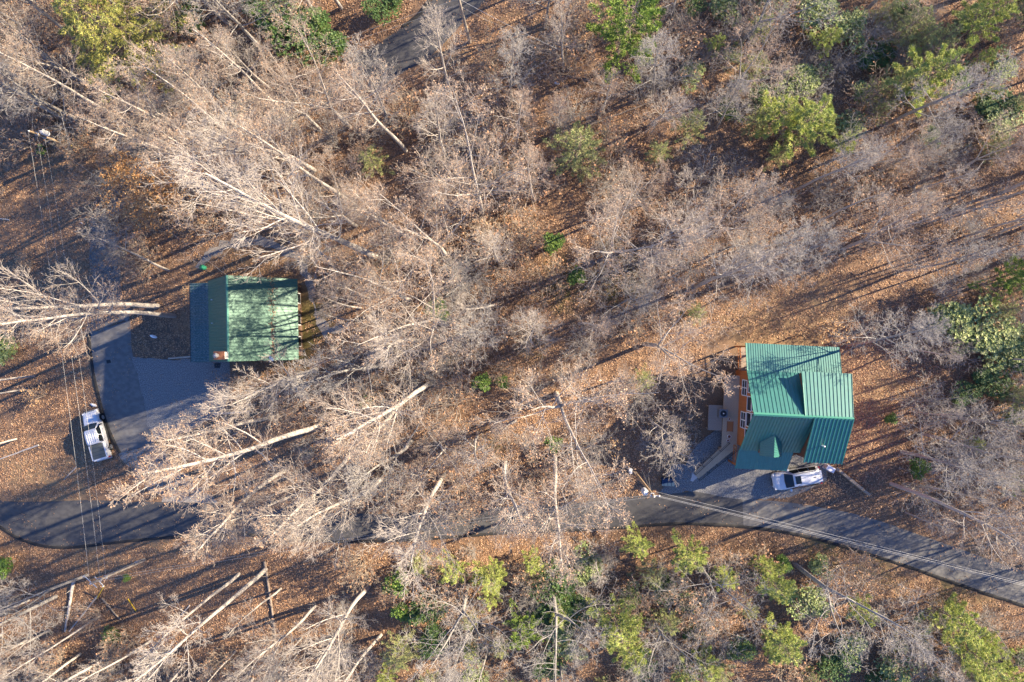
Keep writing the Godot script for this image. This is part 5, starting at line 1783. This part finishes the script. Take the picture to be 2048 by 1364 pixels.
func build_lines():
	var A := utility_pole("tan utility pole with a white transformer and yellow marker at upper left", 155, 297, 60, 265, 8.0, M.pole_tan)
	var B := utility_pole("brown utility pole with a transformer between the dumpster and the road", 1270, 945, 1308, 993, 11.0, M.pole_tan)
	var C := utility_pole("grey utility pole with crossarms on the slope at lower left", 290, 1120, 182, 1166, 9.5, M.pole_grey)
	var D := utility_pole("grey utility pole beside the upper road at the top edge", 940, 85, 916, -8, 9.5, M.pole_grey)
	var at := func(P: Dictionary, down: float) -> Vector3: return P.tip.lerp(P.foot, down)
	for q in [[A, Vector3(0.42, 0, -0.30), 0.22], [B, Vector3(-0.48, 0, 0.05), 0.20]]:
		transformer(q[0].o, at.call(q[0], q[2]) - q[0].foot + q[1])
	part("marker", bar_mesh(at.call(A, 0.84) - A.foot - Vector3(0, 0.16, 0), at.call(A, 0.84) - A.foot + Vector3(0, 0.16, 0), 0.20, -1, 12), M.yellow, A.o)
	for P in [A, B, C, D]:
		insulator(P.o, P.tip - P.foot)
	for q in [[A, 0.14], [A, 0.30], [B, 0.07], [C, 0.15], [C, 0.25]]:
		part("clamp", box_mesh(Vector3(-0.16, -0.08, -0.16), Vector3(0.16, 0.08, 0.16)), M.galvanised, q[0].o, Transform3D(Basis(), at.call(q[0], q[1]) - q[0].foot))
	# crossarms of the lower left pole and of the one by the dumpster
	for q in [[C, 0.015, Vector3(-0.85, 0, -0.75)], [C, 0.12, Vector3(0.62, 0, 0.62)], [B, 0.03, Vector3(0.55, 0, 0.0)]]:
		var p: Vector3 = at.call(q[0], q[1]) - q[0].foot
		part("crossarm", bar_mesh(p - q[2] * 0.6, p + q[2], 0.055, -1, 4), M.galvanised, q[0].o)
		insulator(q[0].o, p + q[2] * 0.95)
	# fuse cut-outs and a conduit
	part("conduit", bar_mesh(Vector3(-0.02, 0, -0.2), (C.tip - C.foot) * 0.72 + Vector3(-0.02, 0, -0.18), 0.04, -1, 6), M.galvanised, C.o)
	part("meter_box", box_mesh(Vector3(-0.16, 1.3, -0.36), Vector3(0.14, 1.8, -0.2)), M.galvanised, C.o)
	part("cutout", bar_mesh(at.call(A, 0.1) - A.foot + Vector3(0.5, 0, -0.35), at.call(A, 0.13) - A.foot + Vector3(0.75, 0.1, -0.45), 0.06, -1, 6), M.dark_metal, A.o)
	wire("top wire of three from the upper left pole down to the lower left pole", at.call(A, 0.0) + Vector3(0, 0.2, 0), at.call(C, 0.0) + Vector3(0, 0.2, 0), 0.5, 0.009)
	wire("middle wire of three from the upper left pole down to the lower left pole", at.call(A, 0.14), at.call(C, 0.15), 0.5, 0.009)
	wire("lowest wire of three from the upper left pole down to the lower left pole", at.call(A, 0.30), at.call(C, 0.25), 0.6, 0.008)
	wire("service wire from the upper left pole to the left house", at.call(A, 0.16), Vector3(-31.75, 5.9, -7.05), 0.5, 0.008)
	wire("upper wire from the upper left pole toward the upper road pole", at.call(A, 0.06), at.call(D, 0.05), 0.8, 0.008)
	wire("lower wire from the upper left pole toward the upper road pole", at.call(A, 0.2), at.call(D, 0.16), 0.9, 0.008)
	wire("guy wire running up-right from the upper left pole", at.call(A, 0.05), on_ground(104, 215) + Vector3(0, 3.0, 0), 0.0, 0.012)
	var east := at_height(2250, 1222, 11.0)
	wire("upper thin wire from the dumpster pole along the older road", at.call(B, 0.0) + Vector3(0.1, 0.25, -0.5), east + Vector3(0, 0.2, -0.3), 0.4, 0.009)
	wire("thick cable from the dumpster pole along the older road", at.call(B, 0.07), east - Vector3(0, 0.8, 0), 0.5, 0.012)
	wire("middle wire from the dumpster pole along the older road", at.call(B, 0.03) + Vector3(0.4, 0, 0.1), east, 0.4, 0.009)
	wire("upper wire from the dumpster pole toward the lower left pole", at.call(B, 0.0), at.call(C, 0.05), 0.9, 0.008)
	wire("lower wire from the dumpster pole toward the lower left pole", at.call(B, 0.08), at.call(C, 0.2), 1.0, 0.008)
	wire("guy wire on the upper side of the dumpster pole", at.call(B, 0.10), on_ground(1284, 940), 0.0, 0.012)
	wire("second guy wire beside the dumpster pole", at.call(B, 0.14), on_ground(1296, 947), 0.0, 0.012)
	wire("upper wire leaving the upper road pole to the right", at.call(D, 0.05), at_height(1120, 100, 5.0), 0.3, 0.016)
	wire("lower wire leaving the upper road pole to the right", at.call(D, 0.2), at_height(1010, 55, 2.0), 0.3, 0.012)
	# yellow guy guards on the slope
	for q in [[208, 1172, 194, 1197, "yellow guy-wire guard just below the pole with crossarms"], [256, 1198, 272, 1222, "yellow guy-wire guard further right of the pole with crossarms"]]:
		var p := on_ground(q[2], q[3])
		var t := at_height(q[0], q[1], p.y + 2.0)
		var g := thing("guy_guard", q[4], "guy guard", p, 0.0, "yellow guy-wire guards")
		part("sleeve", bar_mesh(Vector3.ZERO, t - p, 0.06, -1, 8), M.yellow, g)
		part("anchor_rod", bar_mesh(Vector3.ZERO, (t - p) * -0.15, 0.02, -1, 6), M.galvanised, g)

func build_small_things():
	# blue dumpster on the gravel
	var p := on_ground(1333, 961)
	var o := thing("blue_dumpster", "dark blue dumpster on the gravel beside the road", "dumpster", p, -0.04)
	part("bin", box_mesh(Vector3(-0.62, 0.05, -0.35), Vector3(0.62, 0.95, 0.35)), M.blue, o)
	var lid := part("lid", box_mesh(Vector3(-0.66, 0.95, -0.39), Vector3(0.66, 1.02, 0.39)), M.blue, o)
	for x in [-0.4, 0.0, 0.4]:
		part("rib", box_mesh(Vector3(x - 0.03, 1.02, -0.36), Vector3(x + 0.03, 1.045, 0.36)), M.blue, lid)
	for x in [-0.62, 0.62]:
		part("side_pocket", box_mesh(Vector3(x - 0.06, 0.5, -0.3), Vector3(x + 0.06, 0.62, 0.3)), M.dark_metal, o)
	# white meter pedestal
	p = on_ground(1259, 939)
	o = thing("meter_pedestal", "small white meter pedestal left of the dumpster pole", "utility box", p)
	part("cabinet", box_mesh(Vector3(-0.14, 0.0, -0.24), Vector3(0.14, 1.1, 0.24)), M.white, o)
	part("meter", bar_mesh(Vector3(0, 1.1, 0.08), Vector3(0, 1.2, 0.08), 0.09, 0.08, 14), M.galvanised, o)
	part("hood", box_mesh(Vector3(-0.17, 1.1, -0.27), Vector3(0.17, 1.13, -0.05)), M.white_siding, o)
	# heat pump behind the car
	p = on_ground(1655, 935)
	o = thing("heat_pump", "pale grey heat pump box at the upper end of the timber wall", "utility box", p, -0.55)
	part("housing", box_mesh(Vector3(-0.42, 0.08, -0.24), Vector3(0.42, 0.85, 0.24)), matte(0.55, 0.57, 0.60, 0.5), o)
	part("top_panel", box_mesh(Vector3(-0.44, 0.85, -0.26), Vector3(0.44, 0.88, 0.26)), M.white, o)
	part("grille", box_mesh(Vector3(-0.3, 0.2, 0.24), Vector3(0.2, 0.75, 0.26)), M.dark_metal, o)
	part("pad", box_mesh(Vector3(-0.5, 0.0, -0.32), Vector3(0.5, 0.08, 0.32)), M.concrete, o)
	# timber retaining wall
	var a := on_ground(1668, 934)
	var b := on_ground(1735, 988)
	o = thing("timber_wall", "weathered timber retaining wall running down to the right of the car", "wall", a)
	var n := 5
	for course in 3:
		for k in n:
			var t0 := (k + 0.5 * (course % 2)) / n
			var t1 := minf(t0 + 1.0 / n, 1.0)
			if t0 >= 0.99:
				continue
			var q0 := a.lerp(b, t0 + 0.004) - a
			var q1 := a.lerp(b, t1 - 0.004) - a
			var y := -0.05 + course * 0.235
			var dir := (q1 - q0).normalized()
			var side := Vector3(-dir.z, 0, dir.x) * (0.14 + rng.randf_range(-0.015, 0.015))
			var lo := Vector3(0, y, 0)
			var s := Shape.new()
			s.prism([q0 - side + lo + Vector3(0, 0.22, 0), q1 - side + lo + Vector3(0, 0.22, 0), q1 + side + lo + Vector3(0, 0.22, 0), q0 + side + lo + Vector3(0, 0.22, 0)], Vector3(0, -0.22, 0))
			s.c.clear()
			part("timber", s.done(), M.timber, o)
	# a stake by the cabin and a capped pipe
	p = on_ground(1590, 672)
	o = thing("fence_post", "thin dark post standing just above the cabin's upper roof", "post", p)
	part("post", bar_mesh(Vector3(0, -0.2, 0), Vector3(0.05, 1.9, -0.02), 0.06, 0.05, 7), M.bark_brown, o)
	part("cap", bar_mesh(Vector3(0.05, 1.9, -0.02), Vector3(0.05, 1.95, -0.02), 0.075, 0.03, 7), M.dark_metal, o)

# ---------------------------------------------------------------- everything
func _ready():
	rng.seed = 20240
	set_up_view()
	make_materials()
	build_ground()
	build_cabin()
	keep_clear(PackedVector2Array([Vector2(17.5, -0.6), Vector2(29.9, -0.2), Vector2(29.6, 13.0), Vector2(17.3, 12.6)]))
	build_left_house()
	build_litter()
	build_pickup()
	build_suv()
	build_lines()
	build_small_things()
	build_logs()
	make_tree_kinds()
	build_marked_trees()
	build_evergreens()
	build_green_belts()
	build_filling_woods()
	build_brush()
	label_crowd()
